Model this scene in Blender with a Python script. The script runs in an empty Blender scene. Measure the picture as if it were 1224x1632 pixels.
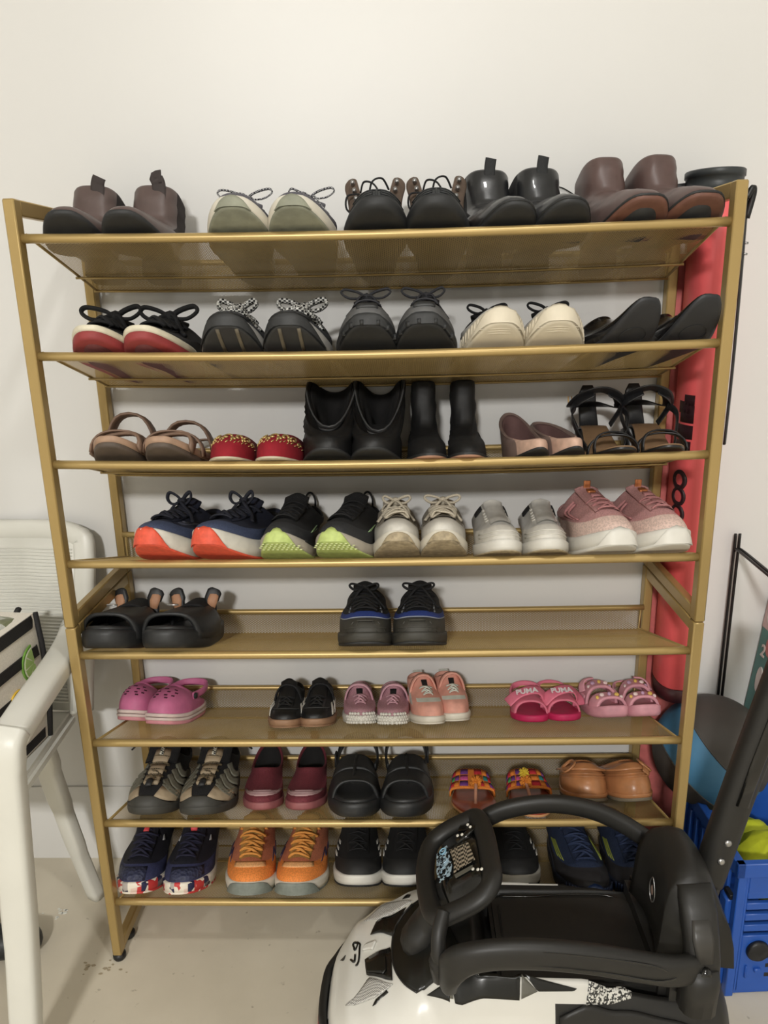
import bpy, bmesh, math, random
from math import sin, cos, pi, radians, sqrt
from mathutils import Vector, Matrix
from mathutils.bvhtree import BVHTree
random.seed(7)
sc = bpy.context.scene
COL = sc.collection
# ---------------------------------------------------------------- camera
cam_d = bpy.data.cameras.new('camera'); cam = bpy.data.objects.new('camera', cam_d); COL.objects.link(cam)
yaw, pit, rol = -0.0304, 0.2804, -0.0221
fw = Vector((sin(yaw)*cos(pit), cos(yaw)*cos(pit), -sin(pit)))
r0 = Vector((cos(yaw), -sin(yaw), 0)); u0 = r0.cross(fw)
r1 = cos(rol)*r0 + sin(rol)*u0; u1 = -sin(rol)*r0 + cos(rol)*u0
cam.matrix_world = Matrix(((r1.x, u1.x, -fw.x, 0.0442), (r1.y, u1.y, -fw.y, -1.1498), (r1.z, u1.z, -fw.z, 1.2031), (0, 0, 0, 1)))
cam_d.sensor_fit = 'VERTICAL'; cam_d.sensor_height = 36.0; cam_d.lens = 1234.97/1632*36.0; cam_d.clip_start = 0.02
sc.camera = cam
# ---------------------------------------------------------------- world, lamps, exposure
w = bpy.data.worlds.new('world'); sc.world = w; w.use_nodes = True
w.node_tree.nodes['Background'].inputs[0].default_value = (1, 1, 1, 1); w.node_tree.nodes['Background'].inputs[1].default_value = 0.12
def area(name, loc, sx, sy, power, col, target):
    d = bpy.data.lights.new(name, 'AREA'); d.shape = 'RECTANGLE'; d.size = sx; d.size_y = sy; d.energy = power; d.color = col
    o = bpy.data.objects.new(name, d); COL.objects.link(o); o.location = loc
    o.rotation_euler = (Vector(target)-Vector(loc)).to_track_quat('-Z', 'Y').to_euler(); return o
area('ceiling_lamp_light', (0.35, -0.98, 2.62), 0.14, 0.14, 12, (1.0, 0.985, 0.95), (0.35, -0.98, 0))
area('far_ceiling_lamp_light', (-0.5, -3.9, 2.62), 0.35, 0.25, 120, (1.0, 0.985, 0.955), (-0.3, -2.2, 0))
sc.view_settings.view_transform = 'Standard'; sc.view_settings.look = 'None'; sc.view_settings.gamma = 1
sc.view_settings.use_curve_mapping = False; sc.view_settings.exposure = -0.17
# ---------------------------------------------------------------- helpers
def lin(c):
    return tuple(((x/255)/12.92 if x/255 <= 0.04045 else ((x/255+0.055)/1.055)**2.4) for x in c)
MC = {}
def mat(name, rgb, rough=0.5, metal=0.0, kind='plain', amt=0.08, scale=40, bump=0.15, rgb2=None, coat=0.0, emit=None):
    if name in MC: return MC[name]
    m = bpy.data.materials.new(name); m.use_nodes = True; nt = m.node_tree; N = nt.nodes; Lk = nt.links
    b = N['Principled BSDF']; c = lin(rgb); c2 = lin(rgb2) if rgb2 else tuple(max(0, x*(1-amt*3)) for x in c)
    b.inputs['Roughness'].default_value = rough; b.inputs['Metallic'].default_value = metal
    b.inputs['Coat Weight'].default_value = coat
    tc = N.new('ShaderNodeTexCoord')
    if kind in ('plain', 'leather', 'suede', 'rubber'):
        t = N.new('ShaderNodeTexNoise'); t.inputs['Scale'].default_value = scale; t.inputs['Detail'].default_value = 5
        fac = t.outputs['Fac']
    elif kind == 'knit':
        t = N.new('ShaderNodeTexVoronoi'); t.inputs['Scale'].default_value = scale if scale != 40 else 420; fac = t.outputs['Distance']
    elif kind == 'stripe':
        t = N.new('ShaderNodeTexWave'); t.inputs['Scale'].default_value = scale; t.bands_direction = 'DIAGONAL'; fac = t.outputs['Fac']
    elif kind == 'cells':
        t = N.new('ShaderNodeTexVoronoi'); t.inputs['Scale'].default_value = scale; fac = t.outputs['Color']
    elif kind == 'check':
        t = N.new('ShaderNodeTexChecker'); t.inputs['Scale'].default_value = scale; fac = t.outputs['Fac']
    elif kind == 'ribs':
        t = N.new('ShaderNodeTexWave'); t.inputs['Scale'].default_value = scale; t.bands_direction = 'Z'; fac = t.outputs['Fac']
    Lk.new(tc.outputs['Object'], t.inputs['Vector'])
    r = N.new('ShaderNodeValToRGB'); Lk.new(fac, r.inputs[0])
    e = r.color_ramp.elements; e[0].position = 0.3; e[1].position = 0.7
    if kind == 'check' or kind == 'cells': e[0].position = 0.45; e[1].position = 0.55
    e[0].color = (*c2, 1); e[1].color = (*c, 1)
    Lk.new(r.outputs[0], b.inputs['Base Color'])
    if bump:
        bn = N.new('ShaderNodeBump'); bn.inputs['Strength'].default_value = bump; bn.inputs['Distance'].default_value = 0.002
        Lk.new(fac, bn.inputs['Height']); Lk.new(bn.outputs[0], b.inputs['Normal'])
    if emit:
        b.inputs['Emission Color'].default_value = (*lin(emit[0]), 1); b.inputs['Emission Strength'].default_value = emit[1]
    MC[name] = m; return m
def link(o, parent=None):
    COL.objects.link(o)
    if parent: o.parent = parent
    return o
def mk(name, V, F, mats, fm=None, parent=None, smooth=True, data=None):
    me = bpy.data.meshes.new(name); me.from_pydata([tuple(v) for v in V], [], F)
    for m in (mats if isinstance(mats, (list, tuple)) else [mats]): me.materials.append(m)
    if fm:
        me.polygons.foreach_set('material_index', fm)
    if smooth: me.polygons.foreach_set('use_smooth', [True]*len(me.polygons))
    me.update(); bm = bmesh.new(); bm.from_mesh(me); bmesh.ops.recalc_face_normals(bm, faces=bm.faces); bm.to_mesh(me); bm.free()
    if smooth == 'auto': me.set_sharp_from_angle(angle=radians(38))
    o = bpy.data.objects.new(name, me); return link(o, parent)
def tag(o, label=None, cat=None, group=None, kind=None):
    if label: o['label'] = label
    if cat: o['category'] = cat
    if group: o['group'] = group
    if kind: o['kind'] = kind
    return o
def empty(name, label, cat, loc=(0, 0, 0), rot=None, group=None):
    o = bpy.data.objects.new(name, None); o.empty_display_size = 0.05; link(o); o.location = loc
    if rot is not None: o.rotation_euler = rot
    return tag(o, label, cat, group)
def box(name, lo, hi, m, parent=None, bev=0.0, seg=2):
    bm = bmesh.new(); bmesh.ops.create_cube(bm, size=1)
    for v in bm.verts: v.co = Vector([lo[i]+(hi[i]-lo[i])*(v.co[i]+.5) for i in range(3)])
    if bev: bmesh.ops.bevel(bm, geom=bm.edges[:], offset=bev, segments=seg, affect='EDGES', profile=0.6)
    me = bpy.data.meshes.new(name); bm.to_mesh(me); bm.free(); me.materials.append(m)
    if bev:
        me.polygons.foreach_set('use_smooth', [True]*len(me.polygons)); me.set_sharp_from_angle(angle=radians(40))
    return link(bpy.data.objects.new(name, me), parent)
def catmull(P, n=6, closed=False):
    P = [Vector(p) for p in P]; out = []; N = len(P)
    rng = range(N if closed else N-1)
    for i in rng:
        a, b, c, d = (P[(i-1) % N], P[i], P[(i+1) % N], P[(i+2) % N]) if closed else (P[max(i-1, 0)], P[i], P[i+1], P[min(i+2, N-1)])
        for k in range(n):
            t = k/n; out.append(0.5*((2*b)+(c-a)*t+(2*a-5*b+4*c-d)*t*t+(3*b-a-3*c+d)*t**3))
    if not closed: out.append(P[-1])
    return out
def sweep(P, rw, rh=None, sides=8, closed=False, hint=None, power=1.0, caps=True):
    """tube / flat band: rw half-width, rh half-thickness (numbers or lists); hint = direction of thickness"""
    P = [Vector(p) for p in P]; n = len(P); rh = rw if rh is None else rh
    RW = rw if isinstance(rw, (list, tuple)) else [rw]*n; RH = rh if isinstance(rh, (list, tuple)) else [rh]*n
    V = []; F = []; prev = Vector(hint) if hint else None
    for i, p in enumerate(P):
        t = (P[(i+1) % n]-P[i-1]) if closed else (P[min(i+1, n-1)]-P[max(i-1, 0)])
        if t.length < 1e-9: t = Vector((0, 0, 1))
        t.normalize()
        h = Vector(hint) if (hint is not None and not callable(hint)) else (prev or Vector((0.12, 0.2, 0.97)))
        nn = h - t*h.dot(t)
        if nn.length < 1e-4: nn = t.orthogonal()
        nn.normalize(); prev = nn; b = t.cross(nn)
        for k in range(sides):
            a = 2*pi*(k+0.5)/sides; ca, sa = cos(a), sin(a)
            ca = math.copysign(abs(ca)**power, ca); sa = math.copysign(abs(sa)**power, sa)
            V.append(p + b*ca*RW[i] + nn*sa*RH[i])
    m = n if closed else n-1
    for i in range(m):
        for k in range(sides):
            F.append((i*sides+k, i*sides+(k+1) % sides, ((i+1) % n)*sides+(k+1) % sides, ((i+1) % n)*sides+k))
    if not closed and caps: F.append(tuple(range(sides))); F.append(tuple((n-1)*sides+k for k in range(sides)))
    return V, F
def join(parts):
    V = []; F = []
    for v, f in parts:
        o = len(V); V += list(v); F += [tuple(i+o for i in q) for q in f]
    return V, F
def tube(name, P, r, m, parent=None, **k):
    V, F = sweep(P, r, **k); return mk(name, V, F, m, parent=parent)
def rings(R, cap0=True, cap1=True):
    """stack of closed rings symmetric about index 0 / n/2; caps are ladder strips"""
    n = len(R[0]); V = [p for r in R for p in r]; F = []
    for j in range(len(R)-1):
        for i in range(n): F.append((j*n+i, j*n+(i+1) % n, (j+1)*n+(i+1) % n, (j+1)*n+i))
    def lad(o):
        h = n//2; out = [(o, o+1, o+n-1)]
        for i in range(1, h-1): out.append((o+i, o+i+1, o+n-i-1, o+n-i))
        out.append((o+h-1, o+h, o+h+1)); return out
    if cap0: F += lad(0)
    if cap1: F += lad((len(R)-1)*n)
    return V, F
def lathe(prof, seg=32, axis='Z'):
    V = []; F = []
    for r, z in prof:
        for k in range(seg): V.append((r*cos(2*pi*k/seg), r*sin(2*pi*k/seg), z))
    for j in range(len(prof)-1):
        for k in range(seg): F.append((j*seg+k, j*seg+(k+1) % seg, (j+1)*seg+(k+1) % seg, (j+1)*seg+k))
    F.append(tuple(range(seg))); F.append(tuple((len(prof)-1)*seg+k for k in range(seg)))
    return V, F
def prism(poly, d0, d1, plane='XZ'):
    n = len(poly); V = []
    for d in (d0, d1):
        for a, b in poly: V.append((a, d, b) if plane == 'XZ' else (a, b, d) if plane == 'XY' else (d, a, b))
    F = [tuple(range(n)), tuple(range(n, 2*n))]+[(i, (i+1) % n, n+(i+1) % n, n+i) for i in range(n)]
    return V, F
def text_mesh(txt, size, extrude=0.0004, bold=0.0):
    c = bpy.data.curves.new('lettering', 'FONT'); c.body = txt; c.size = size; c.extrude = extrude; c.offset = bold
    c.align_x = 'CENTER'; c.align_y = 'CENTER'; c.resolution_u = 3
    o = bpy.data.objects.new('lettering', c); COL.objects.link(o)
    me = bpy.data.meshes.new_from_object(o.evaluated_get(bpy.context.evaluated_depsgraph_get()))
    COL.objects.unlink(o); bpy.data.objects.remove(o); return me
def lettering(txt, size, M, m, parent, name='lettering', bold=0.0, sx=1.0):
    me = text_mesh(txt, size, bold=bold); me.transform(Matrix.Diagonal((sx, 1, 1, 1))); me.transform(M); me.materials.clear(); me.materials.append(m)
    return link(bpy.data.objects.new(name, me), parent)
def lerp(a, b, t): return a+(b-a)*t
def sm(t): t = max(0, min(1, t)); return t*t*(3-2*t)
def pw(x, pts):
    if x <= pts[0][0]: return pts[0][1]
    for (a, b), (c, d) in zip(pts, pts[1:]):
        if x <= c: return lerp(b, d, sm((x-a)/(c-a)))
    return pts[-1][1]
# ---------------------------------------------------------------- room
WY = 0.282
m_wall = mat('white_painted_wall', (224, 223, 220), 0.42, amt=0.012, scale=3, bump=0.02)
m_ceil = mat('ceiling_white', (225, 224, 220), 0.8, amt=0.01, bump=0)
def floor_mat():
    m = bpy.data.materials.new('sealed_concrete'); m.use_nodes = True; nt = m.node_tree; N = nt.nodes; L = nt.links; b = N['Principled BSDF']
    tc = N.new('ShaderNodeTexCoord'); n1 = N.new('ShaderNodeTexNoise'); n1.inputs['Scale'].default_value = 5; n1.inputs['Detail'].default_value = 8
    n2 = N.new('ShaderNodeTexNoise'); n2.inputs['Scale'].default_value = 60; n2.inputs['Detail'].default_value = 8
    for n in (n1, n2): L.new(tc.outputs['Object'], n.inputs['Vector'])
    r = N.new('ShaderNodeValToRGB'); L.new(n1.outputs['Fac'], r.inputs[0]); r.color_ramp.elements[0].position = .3; r.color_ramp.elements[1].position = .7
    r.color_ramp.elements[0].color = (*lin((198, 189, 170)), 1); r.color_ramp.elements[1].color = (*lin((214, 205, 186)), 1)
    r2 = N.new('ShaderNodeValToRGB'); L.new(n2.outputs['Fac'], r2.inputs[0]); r2.color_ramp.elements[0].position = .68; r2.color_ramp.elements[1].position = .76
    r2.color_ramp.elements[0].color = (0, 0, 0, 1); r2.color_ramp.elements[1].color = (1, 1, 1, 1)
    mx = N.new('ShaderNodeMixRGB'); L.new(r2.outputs[0], mx.inputs[0]); L.new(r.outputs[0], mx.inputs[1]); mx.inputs[2].default_value = (*lin((160, 150, 132)), 1)
    L.new(mx.outputs[0], b.inputs['Base Color']); b.inputs['Roughness'].default_value = .55
    bn = N.new('ShaderNodeBump'); bn.inputs['Strength'].default_value = .1; bn.inputs['Distance'].default_value = .002; L.new(n2.outputs['Fac'], bn.inputs['Height']); L.new(bn.outputs[0], b.inputs['Normal'])
    return m
X0, X1, Y0 = -2.6, 2.2, -5.2
for n, lo, hi, m in (('wall_back', (X0, WY, 0), (X1, WY+.1, 2.7), m_wall), ('wall_left', (X0-.1, Y0, 0), (X0, WY+.1, 2.7), m_wall),
                     ('wall_right', (X1, Y0, 0), (X1+.1, WY+.1, 2.7), m_wall), ('wall_front', (X0-.1, Y0-.1, 0), (X1+.1, Y0, 2.7), m_wall),
                     ('ceiling', (X0-.1, Y0-.1, 2.7), (X1+.1, WY+.1, 2.8), m_ceil), ('floor', (X0-.1, Y0-.1, -.1), (X1+.1, WY+.1, 0), floor_mat())):
    tag(box(n, lo, hi, m), kind='structure')
tag(box('baseboard_back', (X0, WY-.005, 0), (X1, WY, .183), m_wall, bev=.001), kind='structure')
# ---------------------------------------------------------------- the shoe rack
m_gold = mat('brushed_gold_paint', (178, 152, 98), 0.36, 0.4, amt=0.02, scale=12, bump=0.02)
m_black = mat('black_plastic', (24, 24, 25), 0.45, amt=0.05)
RZ = [1.283, 1.117, 0.952, 0.788, 0.627, 0.461, 0.298, 0.128]; SAG = [.006, .007, .007, .003, .002, .002, .0015, .0015]
SL = 0.32; RY = 0.012; RB = 0.25; TILT = math.atan(SL)
def sag(k, x): return SAG[k]*(1-(2*x)**2)
def shelf_z(k, x, y): return RZ[k]+.005-SL*(y-RY)-sag(k, x)
rack = empty('shoe_rack', 'tall gold metal shoe rack with eight tilted mesh shelves', 'rack', (0, 0.13, 0))
def rp(name, V, F, m, smooth=True):
    o = mk(name, [Vector(v)-Vector((0, .13, 0)) for v in V], F, m, parent=rack, smooth=smooth); return o
ZT, ZJ = 1.336, 0.681; PW = 0.017; PD = 0.022
def rbox(name, lo, hi, m=m_gold, bev=.002):
    o = box(name, (lo[0], lo[1]-.13, lo[2]), (hi[0], hi[1]-.13, hi[2]), m, rack, bev, 1); return o
for sx in (-1, 1):
    xa, xb = sorted((sx*.5, sx*(.5+PW)))
    for y0, nm in ((0, 'front_post'), (RB+.005, 'back_post')):
        y1 = y0+PD
        rbox(nm, (xa, y0, .014), (xb, y1, ZJ-.0006)); rbox(nm, (xa, y0, ZJ+.0006), (xb, y1, ZT))
    for z0, z1 in ((ZT-.022, ZT), (ZJ+.0006, ZJ+.022), (ZJ-.022, ZJ-.0006), (.014, .036)):
        rbox('side_rail', (xa+.001, PD, z0), (xb-.001, RB+.005, z1))
    for y in (.011, .062, RB-.03, RB+.016):
        V, F = lathe([(.010, 0), (.012, .004), (.012, .010), (.007, .0145)], 16); V = [(v[0]+sx*(.5+PW/2), v[1]+y-.13, v[2]) for v in V]
        mk('rubber_foot', V, F, m_black, parent=rack)
def clip_line(u, v, du, dv, W, H):
    t0, t1 = -1e9, 1e9
    for p, d, lo, hi in ((u, du, -W, W), (v, dv, 0, H)):
        if abs(d) < 1e-9: continue
        a, b = (lo-p)/d, (hi-p)/d
        if a > b: a, b = b, a
        t0, t1 = max(t0, a), min(t1, b)
    return (t0, t1) if t1 > t0 else None
LIP = 0.045
SLEN = (RB-RY)/cos(TILT)
for k in range(8):
    sh = bpy.data.objects.new('shelf', None); sh.empty_display_size = .03; link(sh, rack); sh.location = (0, RY-.13, RZ[k])
    def S3(x, v):      # along-shelf coordinate v: on the tilted bed, then up the back lip
        if v <= SLEN: return Vector((x, v*cos(TILT), .005-v*sin(TILT)-sag(k, x)))
        return Vector((x, RB-RY, .005-SL*(RB-RY)-sag(k, x)+(v-SLEN)))
    nx = 25; xs = [-.498+.996*i/(nx-1) for i in range(nx)]
    o = tube('front_rod', [(x, 0, -sag(k, x)) for x in [-.5]+xs[1:-1]+[.5]], .0068, m_gold, sh, sides=14)
    tube('lip_rod', [(x, RB-RY+.001, .005-SL*(RB-RY)+LIP-sag(k, x)) for x in [-.5]+xs[1:-1]+[.5]], .0052, m_gold, sh, sides=10)
    tube('bend_wire', [S3(x, SLEN)+Vector((0, 0, -.002)) for x in xs], .0022, m_gold, sh, sides=6)
    tube('support_wire', [S3(x, SLEN*.7)+Vector((0, 0, -.0035)) for x in xs], .0022, m_gold, sh, sides=6)
    for sx in (-1, 1):
        tube('end_wire', [S3(sx*.494, v) for v in (0, SLEN*.5, SLEN, SLEN+LIP)], .0025, m_gold, sh, sides=6)
    # expanded-metal mesh as two families of diagonal strands
    V = []; F = []; Wd = .4935; H = SLEN+LIP; pitch = .0062; slope = .62; hw = .00092; ht = .00014
    for fam in (1, -1):
        n = int((2*Wd+H/slope)/pitch)+1
        for i in range(n):
            u = -Wd-(H/slope if fam > 0 else 0)+i*pitch
            c = clip_line(u, 0, fam*1.0, slope, Wd, H) if fam > 0 else clip_line(u, 0, -1.0, slope, Wd, H)
            if not c: continue
            t0, t1 = c
            cuts = [t0]+([SLEN/slope] if t0 < SLEN/slope < t1 else [])+[t1]
            if t1-t0 > .15 and SAG[k] > .004: cuts = sorted(set(cuts+[(t0+min(t1, SLEN/slope))/2]))
            for a, b in zip(cuts, cuts[1:]):
                o_ = len(V)
                for t in (a, b):
                    for sdx in (-hw, hw):
                        p = S3(max(-Wd, min(Wd, u+fam*t+sdx)), slope*t); hv = Vector((0, ht, 0)) if (a+b)/2*slope > SLEN else Vector((0, 0, ht))
                        V.append(p+hv); V.append(p-hv)
                F += [(o_, o_+2, o_+6, o_+4), (o_+1, o_+5, o_+7, o_+3), (o_, o_+4, o_+5, o_+1), (o_+2, o_+3, o_+7, o_+6)]
    me = bpy.data.meshes.new('mesh_panel'); me.from_pydata(V, [], F); me.materials.append(m_gold)
    tag(link(bpy.data.objects.new('mesh_panel', me), sh), kind='stuff')
# ---------------------------------------------------------------- shoe geometry
NF = 52
class Shoe:
    """one shoe: heel at the origin, toe towards -y; s=+1 bends the toe to +x"""
    D = dict(L=.28, W=.098, nt=2.5, nh=2.3, heel=.72, waist=.70, wpos=.35, ball=.72, spring=.022, hh=0, th=(.026, .022, .016), sq=.05,
             cy=(.045, .44), cw=.036, cz=(.075, .062, .095), h1=(.026, .045, .045), bul=.003, a2=(.45, .1), d2=(.038, .02), asym=.10, lift=0.0, tn=2.2, shaft=0.0, tb=.62)
    def __init__(self, root, s=1, **k):
        self.__dict__.update(self.D); self.__dict__.update(k); self.root = root; self.s = s
    def uw(self, phi):
        c, s_ = cos(phi), sin(phi); n = self.nt if c > 0 else self.nh
        yy = math.copysign(abs(c)**(2/n), c); return .5*(1+yy), math.copysign(abs(s_)**(2/n), s_)
    def m(self, u):
        return pw(u, [(0, self.heel), (.12, self.heel), (self.wpos, self.waist), (self.ball, 1.0), (1, .93)])
    def cx(self, u): return self.s*self.asym*self.W*(sm((u-.35)/.65)-.35)
    def out(self, phi, grow=0.0):
        u, e = self.uw(phi); x = e*(self.W/2*self.m(u)+grow)+self.cx(u)
        return x, -self.L*u - grow*(2*u-1)
    def zb(self, u):
        h = self.hh*(1-sm((u-.26)/.36)) if self.hh else 0
        return h+self.spring*max(0, (u-.62)/.38)**1.8+self.lift
    def zt(self, u): return self.zb(u)+pw(u, [(0, self.th[0]), (.45, self.th[1]), (.8, self.th[1]*.5+self.th[2]*.5), (1, self.th[2])])
    def P(self, phi, z='t', grow=0.0, dz=0.0, f=None):
        x, y = self.out(phi, grow); u = max(0.0, min(1.0, -y/self.L))
        zb, zt = self.zb(u), self.zt(u); zz = zb+(zt-zb)*f if f is not None else (zt if z == 't' else zb)
        return Vector((x, y, zz+dz))
    def phis(self): return [2*pi*i/NF for i in range(NF)]
    def part(self, name, V, F, m, fm=None, **k): return mk(name, V, F, m, fm, parent=self.root, **k)
    def sole(self, mats, fmf=None, f0=0.0, f1=1.0, side=.0018, name='sole', cap1=True, botin=.006):
        ph = self.phis(); R = []; K = []
        if f0 == 0:
            R.append([self.P(p, f=0, grow=-botin*3) for p in ph]); K.append('b')
            R.append([self.P(p, f=0, grow=-botin*.6) for p in ph]); K.append('b')
            R.append([self.P(p, f=.12*f1, grow=side*.5) for p in ph]); K.append(0.08)
        else:
            R.append([self.P(p, f=f0, grow=side*.2) for p in ph]); K.append(f0)
        for q in (.35, .65, .9):
            f = lerp(f0, f1, q); R.append([self.P(p, f=f, grow=side) for p in ph]); K.append(f)
        R.append([self.P(p, f=f1, grow=-.0015) for p in ph]); K.append(f1)
        R.append([self.P(p, f=f1, grow=-.012) for p in ph])
        V, F = rings(R); fm = None
        if fmf:
            fm = []
            for j in range(len(R)-1):
                for i in range(NF):
                    phd = math.degrees((i+.5)/NF*2*pi); phd = phd if phd <= 180 else phd-360
                    fm.append(fmf(phd, K[j]))
            fm += [fmf(0, 'b')]*(NF//2); fm += [0]*(len(F)-len(fm))
        return self.part(name, V, F, mats, fm)
    def heel_block(self, m, u1=.27, name='heel'):
        R = []
        for z, g in ((0, -.001), (self.hh+.002, .0)):
            r = []
            for i in range(24):
                a = 2*pi*i/24; c, s_ = cos(a), sin(a); u = u1*.5*(1+math.copysign(abs(c)**.45, c)); e = math.copysign(abs(s_)**.6, s_)
                if c < 0: e *= 1
                r.append(Vector((e*(self.W/2*self.heel+g)*(.93 if c < 0 else 1), -self.L*u, z)))
            R.append(r)
        V, F = rings(R); return self.part(name, V, F, m, smooth='auto')
    # upper surface -----------------------------------------------------
    def T(self, phi):
        c = cos(phi); s_ = sin(phi); n = self.tn
        yy = math.copysign(abs(c)**(2/n), c); xx = math.copysign(abs(s_)**(2/n), s_)
        u = lerp(self.cy[0], self.cy[1], .5*(1+yy)); f = .5*(1+yy)
        z = lerp(self.cz[0], self.cz[2], f)+(self.cz[1]-lerp(self.cz[0], self.cz[2], .5))*(1-yy*yy)
        z += self.zt(.25)*0
        return Vector((xx*self.cw+self.cx(u)*.5, -self.L*u, z+self.lift))
    def S(self, phi, t):
        B = self.P(phi, f=.85, grow=-.0015); T = self.T(phi); c = cos(phi)
        if self.shaft:
            Tt = T; T = T+Vector(((B.x-T.x)*.12, -.006*max(0, c), -self.shaft*(1 if c > 0 else .9)))
            if t > self.tb: q = (t-self.tb)/(1-self.tb); return lerp(T, Tt, q)+Vector((0, -.004*max(0, c)*(q-q*q)*2, 0))
            t = t/self.tb
        fr = sm((c+.1)/.9) if c > -.1 else 0; bk = sm((-c-.1)/.8) if c < 0 else 0
        h = self.h1[1]*(1-fr-bk)+self.h1[0]*fr+self.h1[2]*bk
        d = self.d2[0]*fr+self.d2[1]*(1-fr); a = lerp(self.a2[1], self.a2[0], fr)
        cxy = Vector((self.cx(.5), -self.L*.5, 0)); od = Vector((B.x-cxy.x, (B.y-cxy.y)*.5, 0)); od.normalize()
        P1 = B+Vector((0, 0, h))+od*self.bul*(1-fr*.3)
        P2 = T+Vector(((B.x-T.x)*a, (B.y-T.y)*a, -d))
        q = 1-t; return B*q**3+P1*3*q*q*t+P2*3*q*t*t+T*t**3
    def N(self, phi, t):
        e = .01; a = self.S(phi+e, t)-self.S(phi-e, t); b = self.S(phi, min(1, t+e))-self.S(phi, max(0, t-e)); n = a.cross(b)
        if n.length < 1e-12: n = Vector((0, 0, 1))
        n.normalize(); c = self.S(phi, t)-Vector((self.cx(.4), -self.L*.42, .02))
        return n if n.dot(c) > 0 else -n
    def upper(self, mats, fmf=None, M=16, name='upper', lip=.003, lining=None, wrinkle=0, open_=True, wf=1):
        ph = self.phis(); R = []
        for j in range(M+1):
            r = []
            for p in ph:
                v = self.S(p, j/M)
                if wrinkle:
                    t = j/M; v = v+self.N(p, t)*wrinkle*sin(t*38*wf+2.2*sin(p*2.3+1)+3*sin(p+t*5))*(1 if .15 < t < .95 else 0)
                r.append(v)
            R.append(r)
        c = Vector((0, -self.L*lerp(self.cy[0], self.cy[1], .5), 0))
        top = R[-1]
        def ins(r, k, dz): return [v+Vector(((c.x-v.x)*k, (c.y-v.y)*k*.6, dz)) for v in r]
        R.append(ins(top, .04, lip)); 
        if not open_:
            R.append(ins(top, .5, lip*2)); V, F = rings(R, cap0=False)
        else:
            R.append(ins(top, .12, lip*.6)); R.append(ins(top, .15, -.006)); V, F = rings(R, cap0=False, cap1=False)
        fm = None
        if fmf:
            fm = []
            for j in range(len(R)-1):
                for i in range(NF):
                    phd = math.degrees((i+.5)/NF*2*pi); phd = phd if phd <= 180 else phd-360
                    fm.append(fmf(phd*self.s, min(1, (j+.5)/M)))
            fm += [fm[-1]]*(len(F)-len(fm))
        o = self.part(name, V, F, mats, fm)
        if open_ and lining:
            def inn(t, q): return [lerp(self.S(p, t), Vector((c.x, c.y, self.S(p, t).z)), q) for p in ph]
            Rl = [ins(top, .15, -.004), inn(.92, .17), inn(.84, .2), inn(.76, .26)]
            Rl.append([Vector((v.x*.98, v.y, max(self.zt(.3)+.004, v.z-.02))) for v in inn(.76, .34)]); Rl.append([lerp(v, Vector((c.x, c.y, self.zt(.3)+.004)), .5) for v in Rl[-1]])
            V, F = rings(Rl, cap0=False); self.part('lining', V, F, lining)
        return o
    def patch(self, name, corners, m, nx=4, ny=4, off=.0009):
        """corners in (phi deg, t): 4 points, bilinear"""
        c = [(radians(a)*self.s, t) for a, t in corners]; V = []; F = []
        for j in range(ny+1):
            for i in range(nx+1):
                a, b = i/nx, j/ny
                p = lerp(lerp(c[0][0], c[1][0], a), lerp(c[3][0], c[2][0], a), b); t = lerp(lerp(c[0][1], c[1][1], a), lerp(c[3][1], c[2][1], a), b)
                n = self.N(p, t); v = self.S(p, t); V.append(v+n*off); V.append(v-n*.001)
        w_ = nx+1
        for j in range(ny):
            for i in range(nx):
                q = [j*w_+i, j*w_+i+1, (j+1)*w_+i+1, (j+1)*w_+i]; F.append(tuple(2*x for x in q)); F.append(tuple(2*x+1 for x in reversed(q)))
        for i in range(nx):
            F.append((2*i, 2*i+1, 2*i+3, 2*i+2)); o = ny*w_; F.append((2*(o+i), 2*(o+i+1), 2*(o+i+1)+1, 2*(o+i)+1))
        for j in range(ny):
            a, b = j*w_, (j+1)*w_; F.append((2*a, 2*b, 2*b+1, 2*a+1)); a += nx; b += nx; F.append((2*a, 2*a+1, 2*b+1, 2*b))
        return self.part(name, V, F, m) if name else (V, F)
    def patches(self, name, L, m, off=.0009, nx=4, ny=3):
        for c in L:
            V, F = self.patch(None, c, m, nx, ny, off); self.part(name, V, F, m)
    def phx(self, t, x):
        """angle at which the surface at t is x metres from the centre line"""
        lo, hi = 0, pi/2
        for _ in range(18):
            mi = (lo+hi)/2
            if abs(self.S(mi, t).x-self.S(0, t).x) < x: lo = mi
            else: hi = mi
        return lo
    def laces(self, m, n=5, t0=.5, t1=.92, hw=.018, r=.0024, bow=1, cross=True, bs=1.0, name='laces', loose=0.0, seed=0, flat=.5):
        rnd = random.Random(seed); parts = []; prev = None
        for i in range(n):
            t = lerp(t0, t1, i/(n-1)); w_ = hw*(.82+.25*i/(n-1)); a = self.phx(t, w_)
            pts = []
            for q in (-1, -.5, 0, .5, 1):
                p = a*q; tt = t+rnd.uniform(-.008, .008); pts.append(self.S(p, tt)+self.N(p, tt)*(r*1.0+.0035*(1-q*q)+loose*(1-q*q)*rnd.random()))
            parts.append(sweep(catmull(pts, 3), r, r*flat, sides=6, hint=self.N(0, t)))
            if cross and prev is not None:
                for sg in (-1, 1):
                    A = self.S(sg*prev[0], prev[1])+self.N(sg*prev[0], prev[1])*r; B = self.S(-sg*a, t)+self.N(-sg*a, t)*r
                    Mv = (A+B)/2+self.N(0, (t+prev[1])/2)*(r*2+.003+sg*r*.4); parts.append(sweep(catmull([A, Mv, B], 4), r, r*flat, sides=6, hint=self.N(0, t)))
            prev = (a, t)
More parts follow.
